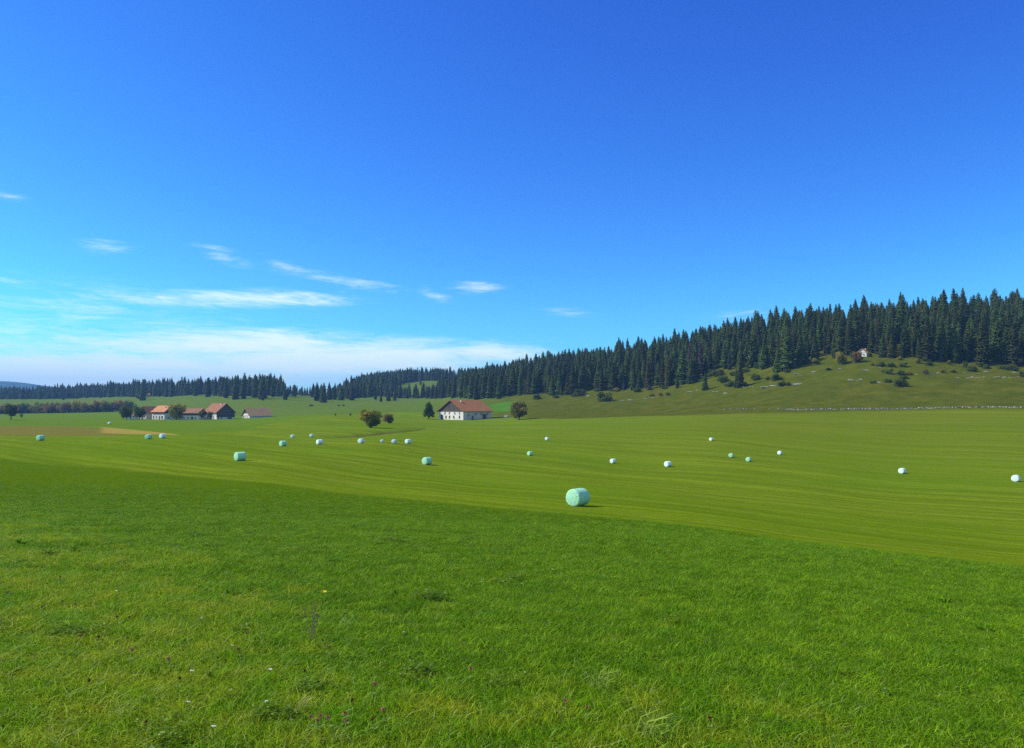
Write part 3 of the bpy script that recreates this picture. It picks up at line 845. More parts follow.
BUSHES = [  # px, foot py, width px, height px, kind, label
 (605, 401.4, 18, 13.5, GREEN, 'biggest round green bush below the lower forest'),
 (579, 395.8, 13, 8.5, DARK, 'dark round bush left of the biggest one, under the forest edge'),
 (537, 399.5, 8, 7, DARK, 'dark bush alone on the slope above the round tree'),
 (554, 398, 5, 4, DARK, 'small dark bush between the lone dark one and the forest edge'),
 (638, 392, 10, 6, DARK, 'low dark bush at the forest edge right of the biggest bush'),
 (652, 396.6, 8, 4.5, OLIVE, 'low olive bush above the scattered stones, leftmost of three'),
 (661.5, 396.2, 7, 5, OLIVE, 'low olive bush above the scattered stones, middle of three'),
 (667.5, 395.6, 6, 4.5, GREEN, 'low olive bush above the scattered stones, rightmost of three'),
 (717, 376.5, 13, 9, BRIGHT, 'light green shrub nestling under the forest behind the short broad spruce'),
 (722, 382.5, 14, 9, BRIGHT, 'light green shrub lower down, right of the short broad spruce'),
 (729, 386.5, 14, 8, GREEN, 'green shrub at the left foot of the tall ragged spruce'),
 (746, 386, 9, 6, GREEN, 'green shrub at the right foot of the tall ragged spruce'),
 (733, 376, 9, 6, BRIGHT, 'pale shrub above and left of the tall ragged spruce'),
 (755.5, 380, 11, 7.5, DARK, 'dark round bush right of the tall ragged spruce'),
 (766.5, 380, 8, 5.5, OLIVE, 'small olive bush between two dark round ones on the slope'),
 (778, 380, 15, 9, GREEN, 'wide round bush below the pointed spruce'),
 (782, 386, 9, 6, DARK, 'dark bush lower right of the wide round one'),
 (788.5, 385.4, 6, 4, DARK, 'small dark bush beside the stone ledge on the slope'),
 (817, 363.5, 11, 7, OLIVE, 'bush under the forest edge left of the cabin thicket'),
 (829.5, 370.3, 8, 3.6, GREEN, 'flat low bush by itself below the cabin thicket'),
 (844, 363.8, 17, 16, OLIVE, 'tall olive thicket left of the white cabin'),
 (857.5, 362.5, 15, 13.5, RUST, 'reddish brown thicket hard against the white cabin'),
 (888.5, 356, 10, 7, GREEN, 'green shrub against the forest right of the cabin'),
 (880, 366.2, 10, 6.5, GREEN, 'green bush below the right corner of the cabin'),
 (873, 365.5, 6, 5, OLIVE, 'olive bush right below the cabin'),
 (891.5, 367.3, 8, 5.5, DARK, 'dark bush two places right of the cabin'),
 (903.5, 366.5, 9, 5.5, GREEN, 'green bush at the forest edge, with a shadow at its right'),
 (882, 372.3, 5, 4, OLIVE, 'very small olive bush in the middle row of the bushy slope'),
 (889, 373.6, 9, 6.5, GREEN, 'green bush in the middle row of the bushy slope'),
 (900.5, 375, 9, 5.5, DARK, 'dark bush beside pale stones in the middle row of the bushy slope'),
 (910, 375.6, 9, 5.5, OLIVE, 'olive bush touching the pale standing stones'),
 (925.5, 373.8, 8, 5.5, RUST, 'brownish bush between pale stones right of the bushy slope'),
 (887, 382.5, 9, 5.5, GREEN, 'green bush in the lower row of the bushy slope'),
 (901, 386.8, 13, 10.5, DARK, 'largest dark bush, lowest on the bushy slope'),
 (904, 378.8, 9, 3.4, DARK, 'flat dark bush just above the largest dark one'),
 (873, 383.3, 7, 3.6, GREEN, 'flat green bush at the left of the lower row'),
 (942.5, 372.4, 7, 3.6, OLIVE, 'flat olive bush among the stones under the right forest'),
 (951, 372.4, 9, 4.4, OLIVE, 'low olive bush left of the rounded green one under the right forest'),
 (971, 371.5, 11, 8.5, GREEN, 'rounded green bush under the right forest with stones at its side'),
 (985, 368.5, 9, 6, GREEN, 'green bush squeezed under the right forest edge'),
 (1011, 370.5, 12, 7, DARK, 'dark bush under the forest near the right border'),
 (1022.5, 377, 6, 9, GREEN, 'upright bush cut by the right border'),
 (311, 406.2, 4.5, 2.2, DARK, 'dark low shrub alone on the far pasture, left one'),
 (338.5, 406, 3.2, 1.8, DARK, 'tiny dark shrub on the far pasture, left of a pair'),
 (343.5, 406, 2.6, 1.7, DARK, 'tiny dark shrub on the far pasture, right of a pair'),
 (335.6, 415.6, 1.8, 2.6, DARK, 'tiny dark sapling on the field border, left of a pair'),
 (350.5, 415.6, 2.4, 2.8, DARK, 'tiny dark sapling on the field border, right of a pair'),
]
EDGE_SHRUBS = []
for k in range(30):
    px = 545 + 475 * (k + random.uniform(.1, .9)) / 30
    if abs(px - 868) < 14: continue
    py = float(np.interp(px, EDX, [e[1] for e in EDGE])) + random.uniform(.2, 2.2)
    EDGE_SHRUBS.append((px, py, random.uniform(5, 10), random.uniform(3.5, 8), random.choice([BRIGHT, OLIVE, GREEN]), None))
for px, py, wp, hp, kd, lab in BUSHES + EDGE_SHRUBS:
    p = hit(px, py, 250)
    if p is None: print('MISS bush', px, py); continue
    o = bpy.data.objects.new('bush', BUSH[kd]); COL.objects.link(o)
    o.location = p; o.rotation_euler = (0, 0, random.uniform(0, 6.28))
    w = wp / F * p.y; h = hp / F * p.y
    o.scale = (w, w, h * 1.12)
    if lab: tag(o, lab, 'bush')
    else: tag(o, 'low green shrub tucked against the front rank of the hillside forest', 'bush', 'shrubs along the forest edge')

# ------------------------------------------------------------------ stones
def stone_mesh(seed, mat, n=1):
    bm = bmesh.new(); r = random.Random(seed)
    for q in range(n):
        g = bmesh.ops.create_icosphere(bm, subdivisions=2, radius=.5)
        off = Vector((r.uniform(-.5, .5) * (n > 1), r.uniform(-.2, .2) * (n > 1), 0)); sc = Vector((1, r.uniform(.6, .9), r.uniform(.5, .8))) * (1 if n == 1 else r.uniform(.45, .8))
        ph = Vector((r.uniform(0, 50),) * 3)
        for v in g['verts']:
            d = 1 + .45 * mnoise.noise(v.co * 2.2 + ph) + .2 * mnoise.noise(v.co * 5 + ph)
            v.co = Vector((v.co.x * sc.x * d, v.co.y * sc.y * d, v.co.z * sc.z * d)) + off
    me = bpy.data.meshes.new('boulder'); bm.to_mesh(me); bm.free(); me.materials.append(mat)
    return me
STONES = [stone_mesh(k, M['stone'], 1 + (k % 3)) for k in range(6)]
ROCKS = [(588, 396.3, 4), (623, 401, 5), (629.5, 400.4, 5), (645, 399, 5), (651, 397.8, 5), (690.5, 392.4, 5), (697, 390.6, 2.5), (716.5, 391.8, 6), (725, 393.6, 5), (744, 387.6, 4), (751.5, 386.8, 5),
         (766, 387.3, 7), (772.5, 386.4, 6), (778, 386.2, 5), (795.5, 384.8, 8), (747.5, 366.3, 5), (744.5, 370, 3), (797, 374, 4), (814, 372.3, 5), (800.5, 375.6, 2.5), (798, 384.2, 9), (840, 369.3, 5),
         (848, 379.8, 3.2), (852, 380.6, 4), (861, 380, 4.5), (857.5, 381, 2.5), (878.5, 382.9, 5), (866, 370.8, 8), (879.5, 368, 3), (900, 375.2, 3.5), (916.5, 375.2, 3.4), (928.7, 374, 4), (938, 373.3, 3.4), (958, 378, 3),
         (964, 373, 2.8), (969, 378.3, 3), (972.5, 377.6, 4), (978.5, 378, 4.6), (984, 377.7, 3.4), (986, 372, 5), (994.5, 377.5, 3.5), (999, 377.4, 3.2), (1004.5, 378, 4.2), (1010.5, 377.8, 3), (1014, 373, 5), (1018.5, 377.6, 3.6)]
for k, (px, py, wp) in enumerate(ROCKS):
    p = hit(px, py, 240)
    if p is None: continue
    o = bpy.data.objects.new('boulder', STONES[k % 6]); COL.objects.link(o)
    w = max(.7, wp / F * p.y)
    o.location = p + Vector((0, 0, .06)); o.rotation_euler = (0, 0, random.uniform(-.25, .25)); o.scale = (w, w * .7, min(w * .6, 1.1) * 1.15)
    zone = ('under the right forest' if px > 905 else 'on the bushy slope below the cabin' if px > 800 else 'on the slope below the pointed spruce' if px > 735 else 'on the slope below the lower forest')
    tag(o, 'pale limestone boulder ' + zone, 'rock', 'boulders ' + zone)

# dry stone wall along the foot of the hill
def wall_run(px0, px1, seed, gap, hgt, label):
    r = random.Random(seed); bm = bmesh.new(); px = px0; first = None
    a = at_depth(px0, float(foot(px0)))
    while px < px1:
        Y = float(foot(px)) + r.uniform(-.3, .3); p = at_depth(px, Y); L = r.uniform(.6, 1.3)
        if r.random() > gap:
            for lay in range(2 if r.random() < .75 else 1):
                g = bmesh.ops.create_cube(bm, size=1)
                h = hgt * r.uniform(.42, .6); l = L * r.uniform(.85, 1.05)
                m = Matrix.Translation(p - a + Vector((r.uniform(-.08, .08), 0, h * .45 + lay * hgt * .48))) @ Matrix.Rotation(r.uniform(-.3, .1), 4, 'Z') @ Matrix.Rotation(r.uniform(-.12, .12), 4, 'Y') @ Matrix.Diagonal((l, .6 * r.uniform(.8, 1.2), h, 1))
                for v in g['verts']: v.co = m @ (v.co + Vector((r.uniform(-.09, .09), r.uniform(-.09, .09), r.uniform(-.09, .09))))
        px += L / Y * F
    o = bm_obj('stone_wall', bm, M['stone']); o.location = a
    return tag(o, label, 'wall')
wall_run(783, 1075, 1, .03, .50, 'long low dry stone wall at the foot of the right hillside')
wall_run(722, 780, 2, .45, .36, 'broken low stone wall, the gappy left run before the long one')

# ------------------------------------------------------------------ houses
def house(name, label, loc, rz, L, W, h, rise, mats, over=.8, gable_low=0.0, chim=None, wins=(), doors=(), cat='house', band=0.0):
    """ridge along local x; mats = wall, gable boards, roof; wins: (face, along, sill, w, h)"""
    e = empty(name, loc, rz); tag(e, label, cat)
    wall, gab, rof = mats
    hl, hw = L / 2, W / 2
    S = Soup(); S.box((-hl, -hw, -1.2), (hl, hw, h - (gable_low if band else 0) - 0.0)); S.obj('wall', wall, e)
    if band:                       # boarded upper storey along the eaves
        B = Soup(); B.box((-hl + .05, -hw - .06, h - gable_low + .004), (hl - .05, hw + .06, h - .02)); B.obj('boarding', gab, e)
    for sx in (-1, 1):             # boarded gables, set a little proud
        G = Soup(); x0 = sx * (hl - .2); x1 = sx * (hl + .09)
        zb = h - gable_low
        pts = [(-hw - .03, zb), (hw + .03, zb), (hw + .03, h), (0, h + rise), (-hw - .03, h)] if gable_low > 0 else [(-hw, h + .004), (hw, h + .004), (0, h + rise)]
        i = len(pts)
        if sx < 0: pts = pts[::-1]
        G.v = [Vector((x0, y, z)) for y, z in pts] + [Vector((x1, y, z)) for y, z in pts]
        G.f = [tuple(range(i - 1, -1, -1)), tuple(range(i, 2 * i))] + [(k, (k + 1) % i, i + (k + 1) % i, i + k) for k in range(i)]
        G.obj('gable', gab, e)
    th = .2; ho = hw + over; drop = rise / hw * over
    P = Soup(); xl = hl + over
    pr = [(-ho, h - drop), (0, h + rise), (ho, h - drop), (ho, h - drop + th), (0, h + rise + th * 1.15), (-ho, h - drop + th)]
    P.v = [Vector((-xl, y, z + .03)) for y, z in pr] + [Vector((xl, y, z + .03)) for y, z in pr]
    P.f = [(0, 1, 4, 5), (1, 2, 3, 4), (11, 10, 7, 6), (10, 9, 8, 7), (6, 7, 1, 0), (7, 8, 2, 1), (5, 4, 10, 11), (4, 3, 9, 10), (0, 5, 11, 6), (3, 2, 8, 9)]
    roof = P.obj('roof', rof, e)
    if chim:
        for cx, cy, cw, cz in chim:
            zr = h + rise * (1 - abs(cy) / hw)
            C = Soup(); C.box((cx - cw/2, cy - cw/2, zr - 1.0), (cx + cw/2, cy + cw/2, zr + cz)); C.box((cx - cw/2 - .1, cy - cw/2 - .1, zr + cz + .003), (cx + cw/2 + .1, cy + cw/2 + .1, zr + cz + .18))
            C.obj('chimney', M['plaster'], roof)
    def on_face(face, al, z0, w, hh, d0, d1):
        S = Soup()
        if face in ('x-', 'x+'):
            s = -1 if face == 'x-' else 1
            a, b = sorted((s * (hl + d0), s * (hl + d1))); S.box((a, al - w/2, z0), (b, al + w/2, z0 + hh))
        else:
            s = -1 if face == 'y-' else 1
            a, b = sorted((s * (hw + d0), s * (hw + d1))); S.box((al - w/2, a, z0), (al + w/2, b, z0 + hh))
        return S
    for wn in wins:
        face, al, z0, w, hh = wn[:5]
        fr = wn[5] if len(wn) > 5 else M['frame']
        b = .13 if (z0 > h - gable_low - .2 and gable_low) else .03
        f = on_face(face, al, z0, w, hh, -.05, b + .03)
        fw = on_face(face, al, z0 - .12, w + .25, .1, -.05, b + .14); f.v += fw.v; f.f += [tuple(i + 8 for i in q) for q in fw.f]
        fo = f.obj('window', fr, e)
        q = Soup()
        for s2 in (-1, 1):
            qq = on_face(face, al + s2 * w * .235, z0 + .1, w * .41, hh - .2, b + .01, b + .045)
            n = len(q.v); q.v += qq.v; q.f += [tuple(i + n for i in k2) for k2 in qq.f]
        q.obj('pane', M['glass'], fo)
    for face, al, w, hh in doors:
        d = on_face(face, al, 0.0, w, hh, -.05, .07).obj('door', M['door'], e)
        on_face(face, al + w * .36, 1.0, .06, .18, .075, .12).obj('handle', M['stone_dark'], d)
    return e

def corner_center(px, Y, th, L, W, side):
    """centre of a house whose nearest corner is seen at px; the gable faces left (side -1) or right (+1)"""
    p = at_depth(px, Y); a = R(th)
    if side < 0: ex = Vector((math.sin(a), math.cos(a), 0)); ey = Vector((-math.cos(a), math.sin(a), 0)); c = p + ex * L/2 + ey * W/2
    else: ex = Vector((math.sin(a), -math.cos(a), 0)); ey = Vector((math.cos(a), math.sin(a), 0)); c = p - ex * L/2 + ey * W/2
    return c, math.atan2(ex.y, ex.x), p

YF = 386
c, rz, p0 = corner_center(463.3, YF, 44, 19.8, 18.6, -1)
c.z = z_at(419.9, YF)
och = M['frame_ochre']
house('farmhouse', 'large farmhouse with white gable, dark boarded upper gable and wide red-brown roof standing alone', c, rz, 19.8, 18.6, 4.5, 5.3,
      (M['plaster'], M['timber'], M['tile_red']), .8, .45,
      [(-4.6, -1.8, .65, .9)],
      [('x-', -6.6, 2.9, .9, 1.0), ('x-', -3.0, 2.9, .9, 1.0), ('x-', 1.2, 2.9, .9, 1.0), ('x-', 4.6, 2.9, .9, 1.0),
       ('x-', -6.5, .8, 1.1, 1.4, och), ('x-', -2.2, .8, 1.1, 1.3, och), ('x-', 1.0, .8, 1.1, 1.3, och), ('x-', 3.8, .7, 1.1, 1.4, och),
       ('x-', -1.6, 6.2, .9, .9, M['sash']), ('x-', 1.6, 6.2, .9, .9, M['sash']),
       ('y-', -1.2, 2.4, 1.0, 1.1), ('y-', 2.6, 2.4, 1.0, 1.1), ('y-', 7.0, 2.4, 1.0, 1.1), ('y-', -6.5, 1.6, 1.0, 1.2)],
      [('x-', 6.9, 1.9, 2.5), ('y-', -3.6, 1.2, 2.1), ('y-', 4.8, 2.6, 2.9)])
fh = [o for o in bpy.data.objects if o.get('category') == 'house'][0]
q = Soup(); q.box((-9.88, -9.318, -1.0), (9.88, -9.25, 4.02)); q.obj('side_wall_shade', M['plaster_grey'], fh)  # thin greyer sheet: the side wall's shade put into its colour
# low dark wall standing in for the farmhouse's shadow, and a pale boulder at its end
wl = Soup(); pw = at_depth(492, YF + 9)
r_ = random.Random(5)
for k in range(16):
    x = k * .48
    for lay in range(2): wl.box((x, -.3 + r_.uniform(-.04, .04), -.4 + lay * .74), (x + .46, .3 + r_.uniform(-.04, .04), .33 + lay * .5 + r_.uniform(-.06, .06)))
w = wl.obj('shadow_wall', M['stone_dark']); w.location = pw
tag(w, 'low dark wall standing in for the farmhouse shadow, right of its corner', 'wall')
pb = at_depth(506.5, YF + 9)
o = bpy.data.objects.new('boulder', STONES[0]); COL.objects.link(o); o.location = pb + Vector((0, 0, .5)); o.scale = (2.6, 2.0, 2.6)
tag(o, 'pale grey boulder at the end of the low dark farmhouse shadow wall', 'rock')

YH = 478
def hz(px, Y, py): return z_at(py, Y)
# orange roofed house
a = R(-30); L_, W_ = 11.5, 11.0
c = at_depth(165.5, YH + 4); c.z = z_at(419.4, YH)
house('house', 'white house with bright orange roof on the left of the hamlet', c, R(-27), 11.2, 10.0, 4.9, 3.4, (M['plaster'], M['timber'], M['tile_orange']), .7, 1.3,
      [(2.6, -2.0, .7, .9)],
      [('y-', -4.2, .9, .9, 1.3), ('y-', -1.6, 1.0, .9, 1.2), ('y-', 3.6, .7, 1.5, 1.5), ('x+', -2, .9, 1, 1.2), ('x+', 2, .9, 1, 1.2)], [('y-', 1.2, 1.0, 2.1)], band=1)
c = at_depth(149, YH + 14); c.z = z_at(418.6, YH + 14)
house('house', 'little house with reddish roof and dark gable behind the trees', c, R(62), 8.5, 7.0, 3.6, 4.0, (M['plaster_grey'], M['timber'], M['tile_orange']), .6, .4,
      None, [('x-', -1.6, .9, .9, 1.2), ('x-', 1.6, .9, .9, 1.2)], [('x-', 0, 1.0, 2.1)])
c = at_depth(133.3, YH + 8); c.z = z_at(418.4, YH + 8)
house('shed', 'small white shed glimpsed between the two dark trees of the hamlet', c, R(10), 5.5, 4.0, 1.9, 1.2, (M['plaster'], M['timber'], M['tile_brown']), .4, 0,
      None, [('y-', 1.2, .8, .7, .8)], [('y-', -.8, .9, 1.8)], cat='shed')
# annexe with dark roof
c = at_depth(193.5, YH + 6); c.z = z_at(420.0, YH)
house('house', 'low white house with dark reddish roof left of the big red roof', c, R(-8), 12.5, 8.5, 4.4, 2.6, (M['plaster'], M['timber'], M['tile_dark']), .6, 1.6,
      None, [('y-', -3.6, .8, .9, 1.1), ('y-', -.8, .8, .9, 1.1), ('y-', 4.2, .8, .9, 1.1)], [('y-', 1.8, 1.6, 2.0)], band=1)
# the big barn house
c, rz, p0 = corner_center(217, YH, 46, 18.0, 11.8, 1); c.z = z_at(420.0, YH)
house('farmhouse', 'big farmhouse with red roof and black boarded gable facing right', c, rz, 18.0, 11.8, 4.9, 5.2, (M['plaster'], M['timber'], M['tile_rust']), .7, 3.2,
      [(5.0, -1.0, .7, 1.1)],
      [('y-', -4, .8, 1, 1.2), ('y-', -1, .8, 1, 1.2), ('y-', 3, .8, 1, 1.2), ('x+', -4.8, .5, .9, 1.1), ('x+', -3.0, .5, .9, 1.1)], [('x+', 2.5, 2.8, 1.6), ('y-', 5.2, 1.0, 2.1)])
# low barn
c, rz, p0 = corner_center(250, 492, 48, 15.0, 11.4, -1); c.z = z_at(418.6, 492)
house('barn', 'low barn with brown roof and small white gable on the right of the hamlet', c, rz, 15.0, 11.4, 2.0, 4.4, (M['plaster'], M['timber'], M['tile_brown']), .7, 0,
      None, [('x-', -2.5, .8, .8, .9), ('x-', 0, .8, .8, .9), ('x-', 2.5, .8, .8, .9)], [('x-', 4.2, 1.0, 1.7)], cat='barn')
# white upper gable wall of the low barn
barn = bpy.data.objects[[o.name for o in bpy.data.objects if o.get('category') == 'barn'][0]]
g = Soup(); g.v = [Vector((-7.62, y, z)) for y, z in ((4.6, 2.01), (-4.6, 2.01), (-3.0, 3.2), (3.0, 3.2))] + [Vector((-7.52, y, z)) for y, z in ((4.6, 2.01), (-4.6, 2.01), (-3.0, 3.2), (3.0, 3.2))]
g.f = [(0, 3, 2, 1)[::-1], (4, 5, 6, 7)[::-1], (0, 1, 5, 4), (1, 2, 6, 5), (2, 3, 7, 6), (3, 0, 4, 7)]
g.obj('gable_wall', M['plaster'], barn)
# hut on the hillside
th = 40; c, rz, p0 = corner_center(867.2, CABIN.y, th, 6.2, 4.6, -1); c.z = CABIN.z
house('cabin', 'small white cabin with orange roof at the forest edge on the hillside', c, rz, 6.2, 4.6, 2.5, 1.9, (M['plaster'], M['plaster'], M['tile_orange']), .5, 0,
      [(1.0, -.6, .5, .7)], [('x-', -.9, .9, .7, .9), ('y-', 1.0, .9, .7, .9)], [('x-', 1.0, .85, 1.9)], cat='cabin')
p = HUT; print('HUT', p)
if p:
    house('hut', 'tiny pale hut with pinkish roof at the foot of the far left forest', p, R(20), 4.6, 3.8, 2.2, 1.5, (M['plaster'], M['plaster'], M['tile_orange']), .4, 0,
          None, [('y-', 1.2, .9, .7, .8)], [('y-', -.8, .9, 1.8)], cat='hut')

# ------------------------------------------------------------------ wrapped silage bales
def bale_mesh(seed, mat, rad=.60, half=.60, n=64):
    """round bale lying on its side, axis along local x, stretch film with soft folds"""
    r = random.Random(seed); ph = Vector((r.uniform(0, 90), r.uniform(0, 90), 0))
    prof = [(0.0, .035), (.25, .045), (.5, .035), (.72, .015), (.86, .005), (.93, -.008), (.965, -.025), (.99, -.055), (1.006, -.11), (1.016, -.22), (1.022, -.38), (1.026, -.55)]
    ring = [(q * rad, half + d) for q, d in prof] + [(q * rad, -half - d) for q, d in prof[::-1]]
    V, Fc = [], []
    for k, (q, x) in enumerate(ring):
        for j in range(n):
            a = 6.28318 * j / n
            w = 0.010 * mnoise.noise(Vector((x * 3, math.cos(a) * 5, math.sin(a) * 5)) + ph) + .012 * mnoise.noise(Vector((x * 1.2, math.cos(a) * 1.6, math.sin(a) * 1.6)) + ph)
            fold = .006 * math.sin(a * 17 + 4 * mnoise.noise(ph + Vector((a, 0, 0)))) * (1 if .3 < q / rad < .99 else .2)
            qq = max(0.0, q + w * (q / rad)); xx = x + (fold if x > 0 else -fold)
            z = math.sin(a) * qq
            sag = -.045 * max(0, -math.sin(a)) ** 3 * (q / rad)         # flattened where it lies
            V.append(Vector((xx, math.cos(a) * qq * 1.015, z - sag)))
    m = len(ring)
    for k in range(m - 1):
        for j in range(n):
            Fc.append((k*n + j, k*n + (j+1) % n, (k+1)*n + (j+1) % n, (k+1)*n + j))
    o = mesh_obj('bale', V, Fc, mat, None, True, False)
    bm = bmesh.new(); bm.from_mesh(o.data); bmesh.ops.remove_doubles(bm, verts=bm.verts, dist=1e-4); bmesh.ops.recalc_face_normals(bm, faces=bm.faces); bm.to_mesh(o.data); bm.free()
    return o.data
BG = [bale_mesh(k, M['film']) for k in range(3)]
BP = [bale_mesh(10 + k, M['film_pale']) for k in range(3)]
BALES = [  # px, foot py, pale?, degrees between the sunlit end's normal and the line of sight, label
 (578, 506.3, 0, 38, 'large mint green wrapped bale lying nearest, its round end in the sun'),
 (240, 461.0, 0, 62, 'mint green wrapped bale on the left, second nearest, with its dark side turned to us'),
 (427, 465.0, 0, 45, 'wrapped bale alone in the middle of the mown field below the farmhouse'),
 (283, 446.6, 0, 55, 'mint green wrapped bale at the left of the cluster under the green bump, set lowest'),
 (292.5, 438.3, 1, 30, 'whitish wrapped bale at the back of the cluster, above the mint green one'),
 (311.5, 437.4, 1, 30, 'whitish wrapped bale at the top right of the cluster, farthest of it'),
 (319.5, 444.8, 1, 60, 'bluish white wrapped bale lying in front at the right of the cluster'),
 (361, 443.6, 1, 35, 'white wrapped bale below the dark end of the scarp'),
 (382, 442.7, 1, 20, 'smallest white wrapped bale in the row right of the scarp'),
 (394, 443.6, 1, 25, 'small white wrapped bale in the middle of the row right of the scarp'),
 (408, 444.0, 1, 45, 'white wrapped bale at the right end of the row right of the scarp'),
 (530, 456.0, 0, 45, 'small green-white wrapped bale below the round tree beside the farmhouse'),
 (547, 440.6, 1, 30, 'small white wrapped bale up the field, right below the round tree'),
 (613, 463.6, 1, 40, 'small white wrapped bale left of the larger white one in the right field'),
 (668, 467.2, 1, 40, 'white wrapped bale in the middle of the right field, larger than its left neighbour'),
 (711.3, 441.2, 1, 30, 'small white wrapped bale highest up the right field'),
 (731.3, 457.8, 0, 20, 'small green wrapped bale, left of a close pair in the right field'),
 (748.7, 462.0, 0, 25, 'small green wrapped bale, right of a close pair in the right field'),
 (780, 455.0, 1, 25, 'white wrapped bale above right of the close green pair'),
 (902.3, 474.0, 1, 25, 'bright white wrapped bale alone on the far right of the field'),
 (1016, 482.0, 1, 14, 'white wrapped bale at the right border of the photo'),
 (40.5, 440.9, 0, 50, 'green wrapped bale by itself at the left border, before the brown strip'),
 (148.5, 439.6, 0, 40, 'dark green wrapped bale at the end of the straw coloured strip, left of two'),
 (162.5, 438.6, 1, 50, 'bluish white wrapped bale at the end of the straw coloured strip, right of two'),
 (109.5, 424.6, 1, 50, 'grey-white wrapped bale far off in the green field left of the hamlet'),
]
for k, (px, py, pale, th, lab) in enumerate(BALES):
    p = hit(px, py - .3, 30)
    print('BALE', px, py, round(p.y, 1), 'px size', round(1.2 * F / p.y, 1))
    me = (BP if pale else BG)[k % 3]
    o = bpy.data.objects.new('silage_bale', me); COL.objects.link(o)
    u = (px - CX) / F
    az = math.atan(u)                      # line of sight bearing
    a = R(th) + az                         # normal of the sunlit end = (-sin a, -cos a)
    o.rotation_euler = (0, 0, math.atan2(-math.cos(a), -math.sin(a)))
    s = 1.03 if k == 0 else .52 if px == 382 else {240: 1.0, 427: .95, 283: .9, 40.5: .9, 148.5: .86, 162.5: .86, 319.5: .86, 361: .82, 408: .82, 109.5: .95, 902.3: .8, 1016: .85, 668: .82}.get(px, .7)
    o.scale = (s, s, s)
    o.location = p + Vector((0, 0, .565 * s))
    tag(o, lab, 'hay bale', 'wrapped silage bales on the meadow')

# ------------------------------------------------------------------ grass
def grass_mat(name, c1, c2, c3, trans=.35, dry=.935):
    m, t, out = new_mat(name)
    g = t.node('ShaderNodeObjectInfo')
    n = t.noise(t.mapping(g.outputs['Location'], scale=(1, 1, 0)), .45, 4, .65)
    n2 = t.noise(t.mapping(g.outputs['Location'], scale=(1, 1, 0)), 2.4, 2, .6)
    col = t.mix(t.smooth(n, .36, .64), c1, c2)
    col = t.mix(t.math('MULTIPLY', t.smooth(n2, .44, .62), .85), col, c3)
    var = t.node('ShaderNodeAttribute', attribute_name='tone').outputs['Fac']
    hs = t.node('ShaderNodeHueSaturation'); t.put(hs.inputs['Color'], col)
    t.put(hs.inputs['Value'], t.math('ADD', t.math('MULTIPLY', var, 1.15), .46)); t.put(hs.inputs['Hue'], t.math('ADD', t.math('MULTIPLY', g.outputs['Random'], .03), .485))
    col = hs.outputs[0]
    straw = t.math('GREATER_THAN', var, dry)
    col = t.mix(t.math('MULTIPLY', straw, .5), col, (.46, .45, .22))
    d = t.node('ShaderNodeBsdfPrincipled'); t.put(d.inputs['Base Color'], col); d.inputs['Roughness'].default_value = .55; d.inputs['Specular IOR Level'].default_value = .06
    tr = t.node('ShaderNodeBsdfTranslucent'); t.put(tr.inputs['Color'], col)
    mx = t.node('ShaderNodeMixShader'); mx.inputs[0].default_value = trans
    t.l.new(d.outputs[0], mx.inputs[1]); t.l.new(tr.outputs[0], mx.inputs[2]); t.l.new(mx.outputs[0], out.inputs[0])
    return m
M['grass'] = grass_mat('lush grass blades', (.088, .208, .002), (.120, .242, .003), (.205, .325, .008), .4, .975)
M['grass_rough'] = grass_mat('meadow grass blades', (.130, .280, .003), (.205, .335, .004), (.325, .370, .016), .42)
M['grass_weed'] = grass_mat('clover leaves', (.090, .190, .003), (.115, .210, .003), (.15, .25, .006), .45)
M['grass_mown'] = grass_mat('cut stubble', (.14, .215, .004), (.18, .25, .006), (.22, .28, .01), .45)
M['grass_pale'] = grass_mat('pale grass stalks', (.19, .32, .03), (.25, .34, .05), (.34, .38, .10), .4)

def tuft(seed, mat, n, spread, hmin, hmax, wid, lean):
    r = random.Random(seed); S = Soup(); tone = []
    for k in range(n):
        a = r.uniform(0, 6.283); q = math.sqrt(r.random()) * spread
        b = Vector((math.cos(a) * q, math.sin(a) * q, -.01))
        h = r.uniform(hmin, hmax); w = wid * r.uniform(.6, 1.3)
        da = r.uniform(0, 6.283); ln = h * r.uniform(.15, lean)
        d = Vector((math.cos(da), math.sin(da), 0))
        s = Vector((-d.y, d.x, 0)); fa = r.uniform(-.9, .9); s = (s * math.cos(fa) + d * math.sin(fa)) * w
        m = b + d * ln * .35 + Vector((0, 0, h * .6)); tip = b + d * ln + Vector((0, 0, h * r.uniform(.8, 1)))
        S.quad(b - s, b + s, m + s * .8, m - s * .8); S.quad(m - s * .8, m + s * .8, tip)
        tt = r.random(); tone += [tt] * 7
    o = S.obj('tuft', mat, link=False)
    at = o.data.attributes.new('tone', 'FLOAT', 'POINT'); at.data.foreach_set('value', np.array(tone, np.float32))
    return o
def weed(seed, mat, n=26, spread=.14, size=.022):
    r = random.Random(seed); S = Soup(); tone = []
    for k in range(n):
        a = r.uniform(0, 6.283); q = math.sqrt(r.random()) * spread; z = r.uniform(.03, .11)
        c = Vector((math.cos(a) * q, math.sin(a) * q, z))
        for j in range(3):
            b = a + 2.09 * j; d = Vector((math.cos(b), math.sin(b), r.uniform(-.2, .5))) * size; s = Vector((-math.sin(b), math.cos(b), 0)) * size * .5
            S.quad(c, c + d * .6 - s, c + d * 1.2, c + d * .6 + s); tone += [r.random()] * 4
        S.quad(Vector((c.x * .8, c.y * .8, -.02)), Vector((c.x * .8 + .003, c.y * .8, -.02)), c); tone += [.4] * 3
    o = S.obj('clump', mat, link=False)
    at = o.data.attributes.new('tone', 'FLOAT', 'POINT'); at.data.foreach_set('value', np.array(tone, np.float32))
    return o
